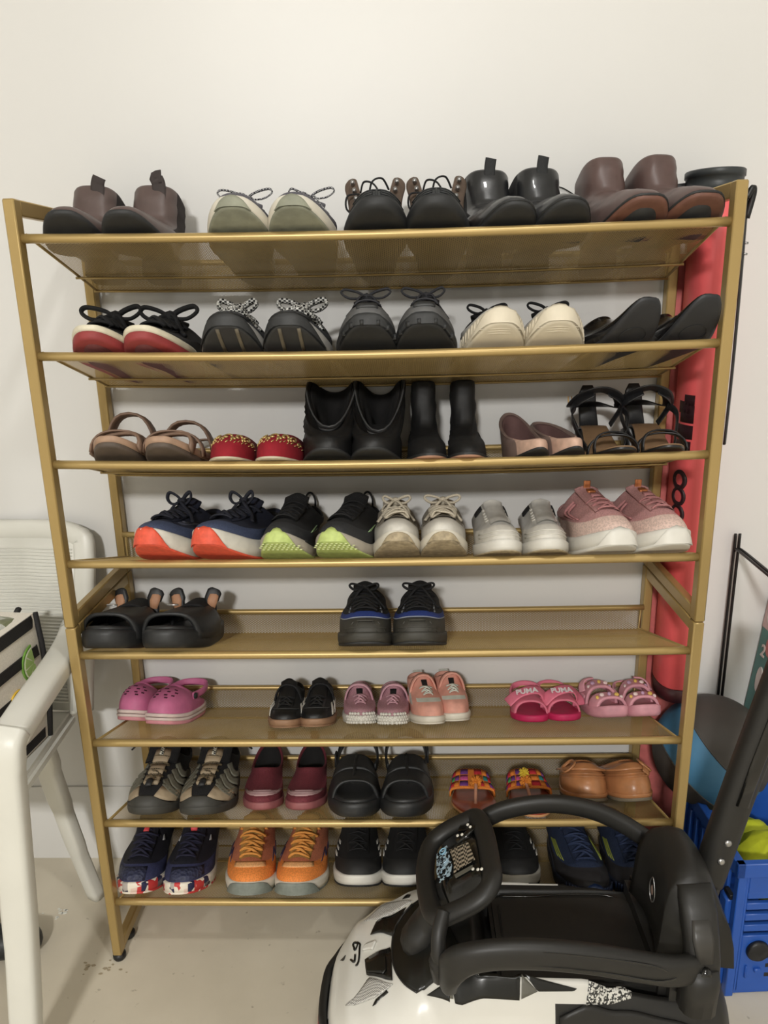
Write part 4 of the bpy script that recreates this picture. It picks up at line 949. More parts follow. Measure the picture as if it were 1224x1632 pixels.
for S, s in cloud('black foam sandals with buckled heel straps', 6, (-.057, .041), .095, .262, -.006, black_eva, (0, -1), th=(.030, .028, .026)):
    S.vamp('toe_strap', .54, .82, .048, .046, [black_eva], th=.005, grow=.002, shape=.7); S.vamp('instep_strap', .34, .56, .060, .052, [black_eva], th=.006, grow=.002, shape=.75)
    V, F = sweep([S.P(0, f=1, grow=0)*0+Vector((S.cx(.6), -S.L*u, S.zt(u)+h)) for u, h in ((.80, .026), (.72, .030), (.6, .036), (.46, .044), (.36, .046))], .003, .003, sides=6, hint=(0, 0, 1)); S.part('centre_ridge', V, F, black_eva)
    z0 = .062 if s > 0 else .070
    pts = [Vector((-.036, -.10, .05)), Vector((-.040, -.06, z0-.004)), Vector((-.030, -.022, z0+.018)), Vector((0, -.006, z0+.026)), Vector((.030, -.022, z0+.018)), Vector((.040, -.06, z0-.004)), Vector((.036, -.10, .05))]
    V, F = sweep(catmull(pts, 6), .0025, .009, sides=8, hint=(0, 0, 1), power=.7); S.part('heel_strap', V, F, black_eva)
    V, F = sweep([Vector((-s*.0425, -.075+q, z0-.004+z)) for q, z in ((-.010, -.010), (-.010, .012), (.010, .014), (.010, -.008))], .0022, sides=6, closed=True); S.part('buckle', V, F, black_rub)
def thongs():
    fb = C('red_brown_leather_footbed', (150, 66, 44), .35, kind='leather', scale=60, coat=.15); edg = C('tan_sole_edge', (206, 152, 104), .5)
    cols = [C('thread_red', (190, 40, 50), .8, kind='knit', scale=700), C('thread_teal', (40, 130, 130), .8, kind='knit', scale=700), C('thread_purple', (110, 56, 130), .8, kind='knit', scale=700), C('thread_green', (60, 150, 80), .8, kind='knit', scale=700), C('thread_orange', (224, 130, 50), .8, kind='knit', scale=700), C('thread_pink', (196, 80, 140), .8, kind='knit', scale=700)]
    for s, side, x, yw in ((1, 'left', .154, 4), (-1, 'right', .268, -2)):
        r = place('toe_ring_sandal', 'sandal', 'red-brown leather thong sandals with embroidered straps', side, 6, x, .235, yw, toe=.012)
        S = Shoe(r, s, L=.235, W=.086, spring=.004, th=(.014, .009, .008), waist=.74, heel=.7, nt=2.3)
        S.sole([edg], f0=0, f1=.6, name='sole', side=.001); S.sole([fb], f0=.56, f1=1, name='footbed', side=-.0005)
        S.vamp('embroidered_strap', .30, .54, .036, .018, [cols[4]], th=.003, grow=.006, shape=.55, hp=.4)
        vp = S.vpt
        for j in range(3):
            for i in range(8):
                V = []; F = []
                for b in range(3):
                    for a in range(4): 
                        th_ = pi*(.04+.92*(i+.10+.8*a/3)/8); u = lerp(.31, .53, (j+.12+.76*b/2)/3); V.append(vp(u, th_, -.0012))
                for b in range(3):
                    for a in range(4):
                        th_ = pi*(.04+.92*(i+.10+.8*a/3)/8); u = lerp(.31, .53, (j+.12+.76*b/2)/3); V.append(vp(u, th_, .001))
                for b in range(2):
                    for a in range(3): q = (b*4+a, b*4+a+1, b*4+a+5, b*4+a+4); F.append(q); F.append(tuple(12+t for t in reversed(q)))
                for a in range(3): F.append((a, 12+a, 13+a, a+1)); F.append((8+a, 9+a, 21+a, 20+a))
                for b in range(2): F.append((b*4, b*4+4, b*4+16, b*4+12)); F.append((b*4+3, b*4+15, b*4+19, b*4+7))
                S.part('embroidered_square', V, F, cols[(i*2+j*3+(i*j) % 2) % 6])
        b = []; rnd = random.Random(2)
        for i in range(90):
            d = Vector((rnd.gauss(0, 1), rnd.gauss(0, 1), rnd.gauss(0, 1))).normalized(); c = Vector((S.cx(.7)+s*.004, -S.L*.55, .034)); b.append(sweep([c, c+d*.0115], [.0022, .0010], sides=4))
        V, F = join(b); S.part('pompom', V, F, C('orange_yarn', (232, 142, 50), .9)); 
        if s < 0:
            b = []
            for i in range(70):
                d = Vector((rnd.gauss(0, 1), rnd.gauss(0, 1), rnd.gauss(0, 1))).normalized(); c = Vector((S.cx(.7)+s*.004, -S.L*.48, .044)); b.append(sweep([c, c+d*.011], [.0022, .0010], sides=4))
            V, F = join(b); S.part('pompom', V, F, C('yellow_yarn', (226, 196, 60), .9))
        V, F = sweep(catmull([Vector((S.cx(.7)+s*.004, -S.L*.57, .032)), Vector((S.cx(.7)+s*.003, -S.L*.66, .022)), Vector((S.cx(.7)+s*.002, -S.L*.75, .008))], 5), .003, sides=8); S.part('toe_post', V, F, C('nude_cord', (206, 150, 124), .6))
thongs()
def mules():
    m = C('caramel_leather', (186, 128, 84), .34, kind='leather', scale=50, bump=.08, coat=.15); so = C('grey_buff_sole', (120, 110, 92), .7)
    for s, side, x, yw in ((1, 'left', .358, 8), (-1, 'right', .463, -12)):
        r = place('mule', 'clog', 'caramel leather mules with square buckles', side, 6, x, .19, yw, toe=.066)
        S = Shoe(r, s, L=.19, W=.088, spring=.012, th=(.020, .018, .014), waist=.85, heel=.8, nt=2.5, nh=2.5, cy=(.05, .62), cw=.036, cz=(.024, .036, .064), h1=(.030, .022, .008), a2=(.6, .05), d2=(-.004, 0))
        S.sole([so], f0=0, f1=.5, name='sole', side=0); S.sole([m], f0=.45, f1=1, name='footbed', side=.001)
        S.upper([m], lining=C('caramel_lining', (130, 88, 58), .6))
        for t in (.42, .5):
            V, F = sweep([S.S(radians(q), t)+S.N(radians(q), t)*.0008 for q in range(-80, 81, 10)], .0016, .0014, sides=6); S.part('raised_seam', V, F, m)
        V, F = sweep([S.S(radians(q), .70)+S.N(radians(q), .7)*.003 for q in range(-70, 71, 10)], .010, .0018, sides=8, hint=(0, -.5, 1), power=.6); S.part('buckle_strap', V, F, m)
        c = S.S(radians(-s*38), .70)+S.N(radians(-s*38), .7)*.006; n = S.N(radians(-s*38), .7); ax = Vector((0, 0, 1)).cross(n).normalized(); ay = n.cross(ax)
        V, F = sweep(catmull([c+ax*a*.012+ay*b*.011 for a, b in ((-1, -1), (-1, 1), (1, 1), (1, -1))], 4, closed=True), .0022, sides=6, closed=True, hint=n); S.part('buckle', V, F, m)
        V, F = sweep(catmull([c-ax*s*0+ax*(-1)*.010, c+ax*-.022-n*.003, c+ax*-.030-n*.008], 4), .008, .0016, sides=8, hint=n, power=.6); S.part('strap_end', V, F, m)
mules()
# ---- bottom shelf ----
nv = C('navy_blue_mesh', (52, 56, 92), .75, kind='knit', scale=300); nvk = C('navy_black_knit', (24, 24, 38), .85, kind='knit')
camo = C('red_white_navy_print', (232, 222, 206), .5, kind='cells', scale=70, rgb2=(196, 58, 58), bump=.1)
camo2 = C('white_navy_print', (230, 220, 206), .5, kind='cells', scale=55, rgb2=(34, 36, 70), bump=.1)
def nv_x(S, s):
    S.patches('toe_overlay', [[(-50, .10), (20, .06), (22, .34), (-46, .34)]], C('dotted_navy_overlay', (50, 54, 80), .6, kind='knit', scale=160, bump=1.0), off=.0016, nx=8)
    if s > 0: S.patches('tongue_mark', [[(-6, .84), (4, .84), (4, .95), (-2, .95)]], C('coral_red', (220, 70, 76), .6), off=.006)
    else:
        S.patches('tongue_tag', [[(-6, .86), (6, .86), (6, .99), (-6, .99)]], C('coral_red', (220, 70, 76), .6), off=.008)
        S.patches('tag_mark', [[(-2, .88), (2, .89), (3, .91), (-3, .91)], [(-3, .93), (3, .93), (2, .96), (-2, .95)]], black_rub, off=.009)
    S.patches('side_mark', [[(sg*46, .78), (sg*52, .78), (sg*47, .86), (sg*46, .86)] for sg in (-1, 1)], C('pale_triangle', (190, 190, 190), .6), off=.002)
run('navy knit trainers with red and white printed toes', 7, (-.460, -.364), .094, .29, 0.0, [nv, nvk], lambda ph, t: 0 if t < .42 else 1, [C('white_midsole', (228, 224, 212), .55), camo, camo2], [camo], None, C('navy_lace_tonal', (30, 30, 56), .8, kind='knit', scale=700),
    cz=(.082, .066, .098), spring=.014, lace_kw=dict(n=5, r=.003, bow=0, hw=.02), tonguem=nvk, tongue_kw=dict(up=.016), extra=nv_x, yaw=(-3, -5), foxing=lambda ph, f: (1 if int((ph+90)/17) % 2 else 2) if abs(ph) < 62 else 0, nt=2.6, th=(.032, .026, .022))
orr = C('orange_mesh', (240, 142, 66), .75, kind='knit', scale=330); oru = C('salmon_overlay', (204, 124, 92), .7, kind='knit'); orp = C('pale_orange_knit', (236, 176, 118), .7, kind='knit'); orl = C('orange_lace', (234, 160, 78), .75, kind='knit', scale=700)
gybump = C('grey_toe_rubber', (128, 134, 126), .6, kind='rubber', scale=90)
def or_x(S, s):
    S.patches('toe_window', [[(-36, .34), (36, .34), (34, .44), (-34, .44)]], orp, off=.0012, nx=8)
    L_ = []
    for sg in (-1, 1):
        for i in range(2): L_ += [[(sg*(56+i*14), .36), (sg*(59+i*14), .36), (sg*(66+i*14), .62), (sg*(63+i*14), .62)], [(sg*(63+i*14), .62), (sg*(66+i*14), .62), (sg*(72+i*14), .38), (sg*(69+i*14), .38)]]
    S.patches('side_mark', L_, C('indigo_trim', (60, 54, 84), .6), off=.0014)
run('bright orange running shoes with grey toes', 7, (-.253, -.158), .098, .29, -.002, [orr, oru], lambda ph, t: 0 if t < .46 else 1, offwhite, [gybump], None, orl, cz=(.084, .068, .098), spring=.014, wexp=5, toe_wrap=(gybump, 50, .95),
    lace_kw=dict(n=5, r=.0034, bow=0, hw=.022, loose=.004), tonguem=C('olive_orange_tongue', (186, 146, 80), .8, kind='knit'), tongue_kw=dict(up=.014), extra=or_x, yaw=(-3, 0), nt=2.8, th=(.03, .026, .024))
bkk = C('black_engineered_knit', (18, 18, 19), .9, kind='knit'); bkt = C('black_toe_rand', (33, 33, 33), .7)
def st_x(S, s):
    S.patches('side_stripe', [[(sg*a, .30+i*.16), (sg*(a+11), .30+i*.16), (sg*(a+11), .38+i*.16), (sg*a, .38+i*.16)] for sg in (-1, 1) for i, a in enumerate((62, 60, 58))], white_rub, off=.0015)
for pr, xs, yw in (('black knit trainers with white midsoles, left pair', (-.057, .037), (0, 0)), ('black knit trainers with white midsoles, right pair', (.146, .246), (0, -3))):
    run(pr, 7, xs, .096, .28, .018, [bkt, bkk], lambda ph, t: 0 if t < .34 else 1, white_rub, [black_rub], None, black_lace, cz=(.084, .068, .10), spring=.02, lace_kw=dict(n=4, r=.002, bow=0), tonguem=bkk, tongue_kw=dict(up=.012), extra=st_x, yaw=yw, nt=2.6, th=(.036, .030, .022), h1=(.034, .05, .055))
db = C('dark_blue_mesh', (34, 46, 72), .75, kind='knit', scale=350); dbt = C('scuffed_black_toe', (44, 42, 44), .65, kind='leather', scale=30, amt=.15); bt = C('translucent_blue_toe', (36, 56, 96), .35, kind='rubber', scale=50)
def bx(S, s):
    g = []
    for sg in (1, ):
        for i in range(3): g.append(S.patch(None, [(-s*(-1)*0+sg*(50+i*6), .46), (sg*(53+i*6), .46), (sg*(60+i*5), .80), (sg*(57+i*5), .80)], None, off=.0018))
        for i in range(3): g.append(S.patch(None, [(-sg*(50+i*6), .46), (-sg*(53+i*6), .46), (-sg*(60+i*5), .80), (-sg*(57+i*5), .80)], None, off=.0018))
    for V, F in g: S.part('side_mark', V, F, C('olive_lime_trim', (150, 158, 70), .6))
    ri = [sweep([S.P(radians(a), f=.25, grow=.0035), S.P(radians(a), f=1.0, grow=.003)], .001, .0014, sides=5) for a in range(-52, 53, 6)]
    V, F = join(ri); S.part('toe_ribs', V, F, bt)
run('worn dark blue court shoes with blue ribbed toes', 7, (.360, .458), .096, .285, -.008, [dbt, db], lambda ph, t: 0 if t < .42 else 1, C('black_blue_midsole', (30, 36, 52), .5), [black_rub], None, C('dark_blue_lace', (38, 52, 84), .8, kind='knit', scale=700), cz=(.084, .068, .098), spring=.012, toe_wrap=(bt, 44, 1.2),
    lace_kw=dict(n=5, r=.003, bow=0, hw=.02), tonguem=db, tongue_kw=dict(up=.012), extra=bx, yaw=(-2, -2), nt=2.8)
def ipw(x, pts):
    if x <= pts[0][0]: return pts[0][1]
    for (a, b), (c, d) in zip(pts, pts[1:]):
        if x <= c:
            t = (x-a)/(c-a); t = t*.4+t*t*(3-2*t)*.6; return b+(d-b)*t
    return pts[-1][1]
CYC = -.158
def c_hw(x): return ipw(x, [(-.096, .035), (-.09, .062), (-.075, .095), (-.045, .124), (0, .139), (.08, .139), (.30, .134), (.44, .130), (.49, .120), (.515, .09)])
def c_zt(x): return ipw(x, [(-.096, .088), (-.085, .128), (-.05, .168), (0, .200), (.05, .230), (.10, .262), (.145, .286), (.29, .278), (.33, .255), (.42, .235), (.50, .200), (.515, .17)])
def body(x, s):
    a = s*math.pi; c = math.cos(a); sn = max(0, math.sin(a)); hw = c_hw(x); zt = c_zt(x)
    y = CYC-math.copysign(abs(c)**.62, c)*hw; z = .045+(zt-.045)*sn**(.40 if x < .06 else .5)
    k = min(1, max(0, (x-.135)/.03))*min(1, max(0, (.455-x)/.03))*min(1, max(0, (.22-abs(s-.5))/.02))
    z = z+(min(z, .170)-z)*k; q = min(1, max(0, (x-.10)/.05))*min(1, max(0, (s-.60)/.06))
    return (x, y, z+(min(z, .212)-z)*q)
CAR = {
    'windscreen': [(0.0897, 0.55), (0.0662, 0.6083), (0.045, 0.575), (0.0262, 0.5417), (0.0145, 0.5125), (0.0121, 0.4875), (0.0168, 0.4333), (0.0309, 0.3583), (0.0497, 0.3), (0.0685, 0.3167), (0.0944, 0.325), (0.1296, 0.3208)],
    'ventA': [(-0.0137, 0.5792), (0.0356, 0.5708), (0.0145, 0.5042), (-0.0232, 0.5375)],
    'ventB': [(-0.0302, 0.4958), (0.0121, 0.4958), (0.0145, 0.3958), (-0.0255, 0.45)],
    'ventBin': [(-0.0278, 0.4875), (0.0027, 0.4875), (0.005, 0.4417), (0.0004, 0.4292), (-0.0232, 0.4542)],
    'meshfar': [(-0.0372, 0.6708), (0.005, 0.7042), (0.045, 0.5958), (-0.0114, 0.5833)],
    'meshnear': [(-0.0584, 0.35), (-0.0232, 0.4417), (0.0145, 0.3833), (-0.0137, 0.35)],
    'slot': [(-0.0161, 0.3167), (-0.0114, 0.3417), (0.005, 0.3708), (0.0074, 0.3583), (-0.0043, 0.3417), (-0.0114, 0.3208)],
    'slot2': [(0.0286, 0.6542), (0.0356, 0.6833), (0.0426, 0.6542), (0.0403, 0.6333)],
    'winfront': [(0.0638, 0.2875), (0.0967, 0.2958), (0.0967, 0.225)],
    'winfront2': [(0.099, 0.3), (0.132, 0.2958), (0.2001, 0.2792), (0.1978, 0.1958), (0.1132, 0.2042), (0.1014, 0.2208)],
    'windiv': [(0.2001, 0.2792), (0.2213, 0.225), (0.1978, 0.2)],
    'winrear': [(0.2048, 0.2792), (0.2777, 0.2375), (0.273, 0.2292), (0.2213, 0.225)],
    'rearmesh': [(0.2918, 0.2667), (0.3622, 0.2833), (0.3599, 0.25), (0.2894, 0.1833)],
    'whiteblk': [(0.1978, 0.4875), (0.2377, 0.4917), (0.2918, 0.2708), (0.2894, 0.1833), (0.2518, 0.1625), (0.2495, 0.1333)],
    '63A': [(-0.0513, 0.5292), (-0.0537, 0.5458), (-0.0513, 0.55), (-0.0466, 0.5417), (-0.0466, 0.5333), (-0.049, 0.5208), (-0.0513, 0.525)],
    '63B': [(-0.0466, 0.5458), (-0.042, 0.5333), (-0.042, 0.5208), (-0.042, 0.5), (-0.0443, 0.4958), (-0.0466, 0.4958)],
    '63C': [(-0.049, 0.5083), (-0.049, 0.5), (-0.0513, 0.5), (-0.0561, 0.5042)],
    'tri': [(-0.0748, 0.5542), (-0.0655, 0.5417), (-0.0678, 0.5292), (-0.0702, 0.5333)],
    'wedge': [(-0.0302, 0.5167), (-0.0137, 0.5083), (-0.0184, 0.5), (-0.0349, 0.5083)],
}
def strip_poly(fn, pts, nx=20, ns=5, off=.0015, th=.0012):
    """patch lying on a surface fn(x, s), bounded by a polygon in (x, s)"""
    xs = [p[0] for p in pts]; x0, x1 = min(xs)+1e-5, max(xs)-1e-5; cols = []
    for i in range(nx+1):
        x = lerp(x0, x1, i/nx); cr = []
        for a, b in zip(pts, pts[1:]+pts[:1]):
            if (a[0]-x)*(b[0]-x) < 0: cr.append(a[1]+(b[1]-a[1])*(x-a[0])/(b[0]-a[0]))
        if len(cr) >= 2: cols.append((x, min(cr), max(cr)))
    def nrm(x, s):
        e = .004; a = Vector(fn(x+e, s))-Vector(fn(x-e, s)); b = Vector(fn(x, s+e))-Vector(fn(x, s-e)); n = b.cross(a); n.normalize()
        return n if (n.z > 0 or abs(s-.5) > .3 and n.y*(s-.5) > 0) else -n
    V = []; F = []
    for x, a, b in cols:
        for j in range(ns+1):
            s = lerp(a, b, j/ns); p = Vector(fn(x, s)); n = nrm(x, s)
            if n.z < -.05: n = -n
            V.append(p+n*off); V.append(p+n*(off-th))
    w_ = ns+1
    for i in range(len(cols)-1):
        for j in range(ns):
            q = [i*w_+j, i*w_+j+1, (i+1)*w_+j+1, (i+1)*w_+j]; F.append(tuple(2*t for t in q)); F.append(tuple(2*t+1 for t in reversed(q)))
        for j in (0, ns): a, b = i*w_+j, (i+1)*w_+j; F.append((2*a, 2*b, 2*b+1, 2*a+1))
    for i in (0, len(cols)-1):
        for j in range(ns): a = i*w_+j; F.append((2*a, 2*a+2, 2*a+3, 2*a+1))
    return V, F
# ---------------------------------------------------------------- ride-on toy car
m_cw = mat('glossy_white_plastic', (226, 224, 216), .3, amt=.02, scale=10, bump=0, coat=.2)
m_cb = mat('matt_black_plastic', (34, 33, 31), .48, amt=.04, scale=60, bump=.06)
m_cg = mat('gloss_black_plastic', (20, 20, 19), .2, amt=.02, bump=0, coat=.3)
m_scr = mat('tinted_black_film', (24, 24, 21), .28, bump=0, amt=.02)
m_grey = mat('grey_film', (104, 102, 92), .4, bump=0)
m_hex = mat('white_black_hex_print', (226, 224, 216), .4, kind='cells', scale=420, rgb2=(48, 48, 46), bump=0)
m_hex2 = mat('grey_white_mesh_print', (214, 212, 206), .4, kind='check', scale=520, rgb2=(128, 126, 122), bump=0)
m_red = mat('red_trim', (190, 50, 44), .4, bump=0)
car = empty('ride_on_car', 'white and black ride-on toy sports car numbered 63 with a black push bar', 'toy car', (.22, CYC, 0))
CO = Vector((.22, CYC, 0))
def cp(name, V, F, m, fm=None, parent=None, smooth=True):
    return mk(name, [Vector(v)-CO for v in V] if parent is None else [Vector(v)-CO for v in V], F, m, fm, parent=parent or car, smooth=smooth)
def bodyshell():
    nx, ns = 70, 48; xs = [-.096+.611*((i/nx)**1.25) for i in range(nx+1)]; V = []; F = []; fm = []
    for x in xs:
        for j in range(ns+1): V.append(body(x, j/ns))
    w_ = ns+1
    for i in range(nx):
        for j in range(ns):
            F.append((i*w_+j, i*w_+j+1, (i+1)*w_+j+1, (i+1)*w_+j)); x = (xs[i]+xs[i+1])/2; s = (j+.5)/ns; z = body(x, s)[2]
            blk = x > .291 or (x > .10 and .33 < s < .80) or z < .075 or (x > .25 and s < .19) or (x > .25 and s > .81) or (x < -.02 and z < .1)
            fm.append(1 if blk else 0)
    F.append(tuple(range(w_))); fm.append(1); F.append(tuple(nx*w_+j for j in range(w_))); fm.append(1)
    F.append(tuple([i*w_ for i in range(nx+1)]+[i*w_+ns for i in range(nx, -1, -1)])); fm.append(1)
    return cp('body_shell', V, F, [m_cw, m_cb], fm)
shell = bodyshell()
for nm, key, m, kw in (('windscreen', 'windscreen', m_scr, dict(nx=34, ns=14, off=.002)), ('bonnet_vent', 'ventA', m_cg, dict(off=.003)), ('bonnet_vent', 'ventB', m_cg, dict(off=.003)),
                       ('mesh_insert', 'meshfar', m_hex2, {}), ('mesh_insert', 'meshnear', m_hex2, dict(off=.002)), ('headlamp_slot', 'slot', m_cg, {}), ('headlamp_slot', 'slot2', m_cg, {}),
                       ('side_window', 'winfront', m_scr, {}), ('side_window', 'winfront2', m_scr, dict(ns=8)), ('window_divider', 'windiv', m_grey, {}), ('side_window', 'winrear', m_scr, {}), ('rear_mesh', 'rearmesh', m_hex, dict(nx=12, off=.002)),
                       ('bonnet_wedge', 'wedge', m_cw, dict(off=.004, th=.004)), ('nose_badge', 'tri', m_cg, {})):
    V, F = strip_poly(body, CAR[key], **kw); cp(nm, V, F, m)
V, F = strip_poly(body, CAR['ventBin'], off=.005); cp('vent_panel', V, F, m_scr)
V, F = strip_poly(body, [(.0968, .300), (.1018, .3042), (.1018, .2333), (.0968, .2375)], nx=3, off=.0025); cp('window_divider', V, F, m_grey)
# race number on the bonnet
st = []
for key, cl in (('63A', True), ('63B', False), ('63C', False)):
    P = [Vector(body(x, s))+Vector((0, 0, .001)) for x, s in CAR[key]]
    st.append(sweep(catmull(P, 4, closed=cl), .0019, .0014, sides=6, closed=cl))
V, F = join(st); cp('race_number', V, F, m_cg)
# windscreen surround ridge
V, F = sweep(catmull([Vector(body(x, s))+Vector((0, 0, .002)) for x, s in CAR['windscreen'][2:9]], 4), .0018, sides=6); cp('windscreen_rim', V, F, m_cb)
# bumper band and red pin stripe round the nose
xs_ = [(.06, -1), (.03, -1), (0, -1), (-.03, -1), (-.05, -1), (-.07, -1), (-.085, -1), (-.096, -1), (-.096, 1), (-.085, 1), (-.07, 1), (-.05, 1), (-.03, 1), (0, 1), (.03, 1), (.06, 1)]
bp = [Vector((x, CYC+sg*(c_hw(x)+.003), .085)) for x, sg in xs_]; bp[7].x -= .004; bp[8].x -= .004
V, F = sweep(catmull(bp, 4), .007, .022, sides=10, hint=(0, 0, 1), power=.6); cp('front_bumper', V, F, m_cb)
V, F = sweep([p+Vector((-.007 if abs(p.y-CYC) < .1 else -.004, .007*(1 if p.y > CYC else -1)*(abs(p.y-CYC) > .05), -.006)) for p in catmull(bp, 4)], .0012, sides=5); cp('red_pinstripe', V, F, m_red)
# wheels
for x in (.03, .41):
    for sg in (-1, 1):
        yy = CYC+sg*(c_hw(x)-.014)
        V, F = lathe([(.02, -.014), (.052, -.016), (.060, -.010), (.061, 0), (.060, .010), (.052, .016), (.02, .014)], 28); V = [(v[0]+x, v[2]+yy, v[1]+.061) for v in V]; wh = cp('wheel', V, F, m_cb)
        V, F = lathe([(.004, 0), (.034, .002), (.036, .004), (.012, .007)], 20); V = [(v[0]+x, v[2]*sg+yy+sg*.014, v[1]+.061) for v in V]; cp('hub_cap', V, F, m_grey, parent=wh)
        V, F = sweep([(x+.074*cos(a), CYC+sg*(c_hw(x)+.001), .061+.074*sin(a)) for a in [radians(q) for q in range(0, 181, 12)]], .010, .006, sides=8, hint=(0, 1, 0)); cp('wheel_arch', V, F, m_cb if x > .2 else m_cw)
# rear fender crest
V, F = strip_poly(body, [(.252, .150), (.292, .192), (.36, .205), (.43, .185), (.50, .14), (.50, .05), (.252, .05)], nx=22, ns=8, off=.004, th=.004); cp('rear_fender', V, F, m_cb)
# seat deck
def bpoly(name, pts, z0, z1, m, parent=None, bev=.006):
    V, F = prism(pts, z0, z1, 'XY'); o = cp(name, V, F, m, parent=parent, smooth=False)
    bm = bmesh.new(); bm.from_mesh(o.data); bmesh.ops.recalc_face_normals(bm, faces=bm.faces); bmesh.ops.bevel(bm, geom=bm.edges[:], offset=bev, segments=2, affect='EDGES'); bm.to_mesh(o.data); bm.free()
    o.data.polygons.foreach_set('use_smooth', [True]*len(o.data.polygons)); o.data.set_sharp_from_angle(angle=radians(35)); return o
bpoly('seat', [(.17, CYC-.085), (.415, CYC-.085), (.43, CYC-.04), (.43, CYC+.05), (.415, CYC+.095), (.21, CYC+.095), (.17, CYC+.08)], .16, .219, m_cb)
bpoly('seat_pad', [(.185, CYC-.06), (.40, CYC-.06), (.41, CYC+.06), (.39, CYC+.078), (.22, CYC+.078), (.185, CYC+.06)], .217, .2235, m_cb, bev=.002)
V, F = sweep(catmull([(.19, CYC+.082, .2205), (.25, CYC+.080, .222), (.30, CYC+.085, .2215), (.37, CYC+.083, .221), (.41, CYC+.06, .2205)], 5), .0012, sides=5); cp('seat_seam', V, F, m_cg)
# steering column and console
V, F = sweep(catmull([(.055, CYC, .215), (.075, CYC, .25), (.095, CYC, .29), (.115, CYC, .325)], 4), [.05]*4+[.042]*4+[.036]*4+[.034], [.03]*4+[.028]*9, sides=12); cp('steering_column', V, F, m_cb)
R_ax = Vector((-.55, 0, .84)).normalized()      # wheel plane leans towards the seat
U_ = Vector((0, 1, 0)); W_ = Vector((.84, 0, .0)).normalized(); W_ = (Vector((1, 0, 0))-R_ax*Vector((1, 0, 0)).dot(R_ax)).normalized()
sc0 = Vector((.118, CYC+.005, .352))
def sw(u, v, n=0): return sc0+U_*u+W_*v+R_ax*n
wheel_pts = [sw(u, v) for u, v in ((.074, -.050), (.088, -.022), (.086, .018), (.078, .040), (.03, .050), (-.03, .052), (-.066, .050), (-.086, .030), (-.088, -.01), (-.078, -.046), (-.03, -.060), (.03, -.062))]
V, F = sweep(catmull(wheel_pts, 6, closed=True), .0155, .013, sides=14, closed=True, hint=tuple(R_ax)); st_w = cp('steering_wheel', V, F, m_cb)
V, F = sweep([sw(.06, 0, -.004), sw(.02, .004, -.002), sw(-.03, .004, -.004), sw(-.085, .01, -.004)], [.028, .036, .038, .03], [.010, .014, .015, .012], sides=12, hint=tuple(R_ax), power=.6); hub = cp('control_hub', V, F, m_cg)
hubz = .0125
def sticker(name, pts, m, n):
    c = [sw(u, v, n) for u, v in pts]; d = [sw(u, v, n-.0008) for u, v in pts]; k = len(pts)
    return cp(name, c+d, [tuple(range(k)), tuple(range(2*k-1, k-1, -1))]+[(i, (i+1) % k, k+(i+1) % k, k+i) for i in range(k)], m, parent=st_w, smooth=False)
m_st1 = mat('blue_silver_print', (176, 200, 214), .3, .3, kind='cells', scale=260, rgb2=(22, 26, 30), bump=0); m_st2 = mat('pewter_grille_print', (190, 178, 158), .3, .4, kind='check', scale=230, rgb2=(44, 40, 34), bump=0)
sticker('gauge_sticker', [(.028, -.032), (.036, -.012), (-.012, -.006), (-.030, -.010), (-.034, -.030), (-.010, -.034)], m_st1, .0135)
sticker('button_sticker', [(.022, -.008), (.016, .026), (-.026, .034), (-.030, -.004), (-.010, -.002)], m_st2, .0138)
sticker('label_plate', [(-.033, -.004), (-.033, .028), (-.040, .029), (-.041, -.002)], m_grey, .0128)
m_led = mat('white_lamp_print', (236, 232, 220), .3, bump=0)
for u, v in ((.052, .030), (.044, .034), (.040, .010), (.037, .018), (-.046, .030), (-.052, .038), (-.055, .044)):
    V, F = lathe([(.0008, .0012), (.0022, .001), (.0026, 0), (.0022, -.001)], 10); M = Matrix((( U_.x, W_.x, R_ax.x), (U_.y, W_.y, R_ax.y), (U_.z, W_.z, R_ax.z)))
    V = [M @ Vector(q)+sw(u, v, .016) for q in V]; cp('indicator_light', V, F, m_led, parent=st_w)
V, F = sweep([sw(.062, .012, .008), sw(.048, .038, .008), sw(.036, .004, .008)], .007, .004, sides=8, hint=tuple(R_ax), power=.6); cp('lamp_strip', V, F, m_cg, parent=st_w)
for g, (u, v, r_) in enumerate(((.026, -.020, .0055), (.006, -.020, .0065), (-.020, -.022, .0065), (-.006, -.024, .004))):
    V, F = sweep([sw(u+r_*cos(a), v+r_*sin(a), .0145) for a in [2*pi*i/16 for i in range(16)]], .0009, sides=5, closed=True); cp('gauge_ring', V, F, m_st1 if g else mat('sky_blue_print', (150, 200, 226), .3, bump=0), parent=st_w)
# guard rails
def rail(pts, rw, rh, seam):
    P = catmull(pts, 7); V, F = sweep(P, rw, rh, sides=14, hint=(0, 0, 1), power=.75); o = cp('guard_rail', V, F, m_cb); return o
rail([(.092, CYC-.124, .268), (.098, CYC-.140, .305), (.118, CYC-.150, .330), (.16, CYC-.153, .341), (.22, CYC-.153, .341), (.29, CYC-.151, .331), (.35, CYC-.146, .314), (.40, CYC-.138, .298), (.440, CYC-.12, .285)], .013, .022, 0)
rail([(.085, CYC-.115, .262), (.080, CYC-.118, .300), (.082, CYC-.105, .330), (.09, CYC-.085, .345)], .010, .014, 0)
rail([(.100, CYC+.105, .25), (.115, CYC+.108, .285), (.140, CYC+.108, .325), (.175, CYC+.108, .358), (.22, CYC+.108, .376), (.28, CYC+.108, .382), (.34, CYC+.106, .372), (.39, CYC+.098, .352), (.430, CYC+.085, .330)], .011, .015, 0)
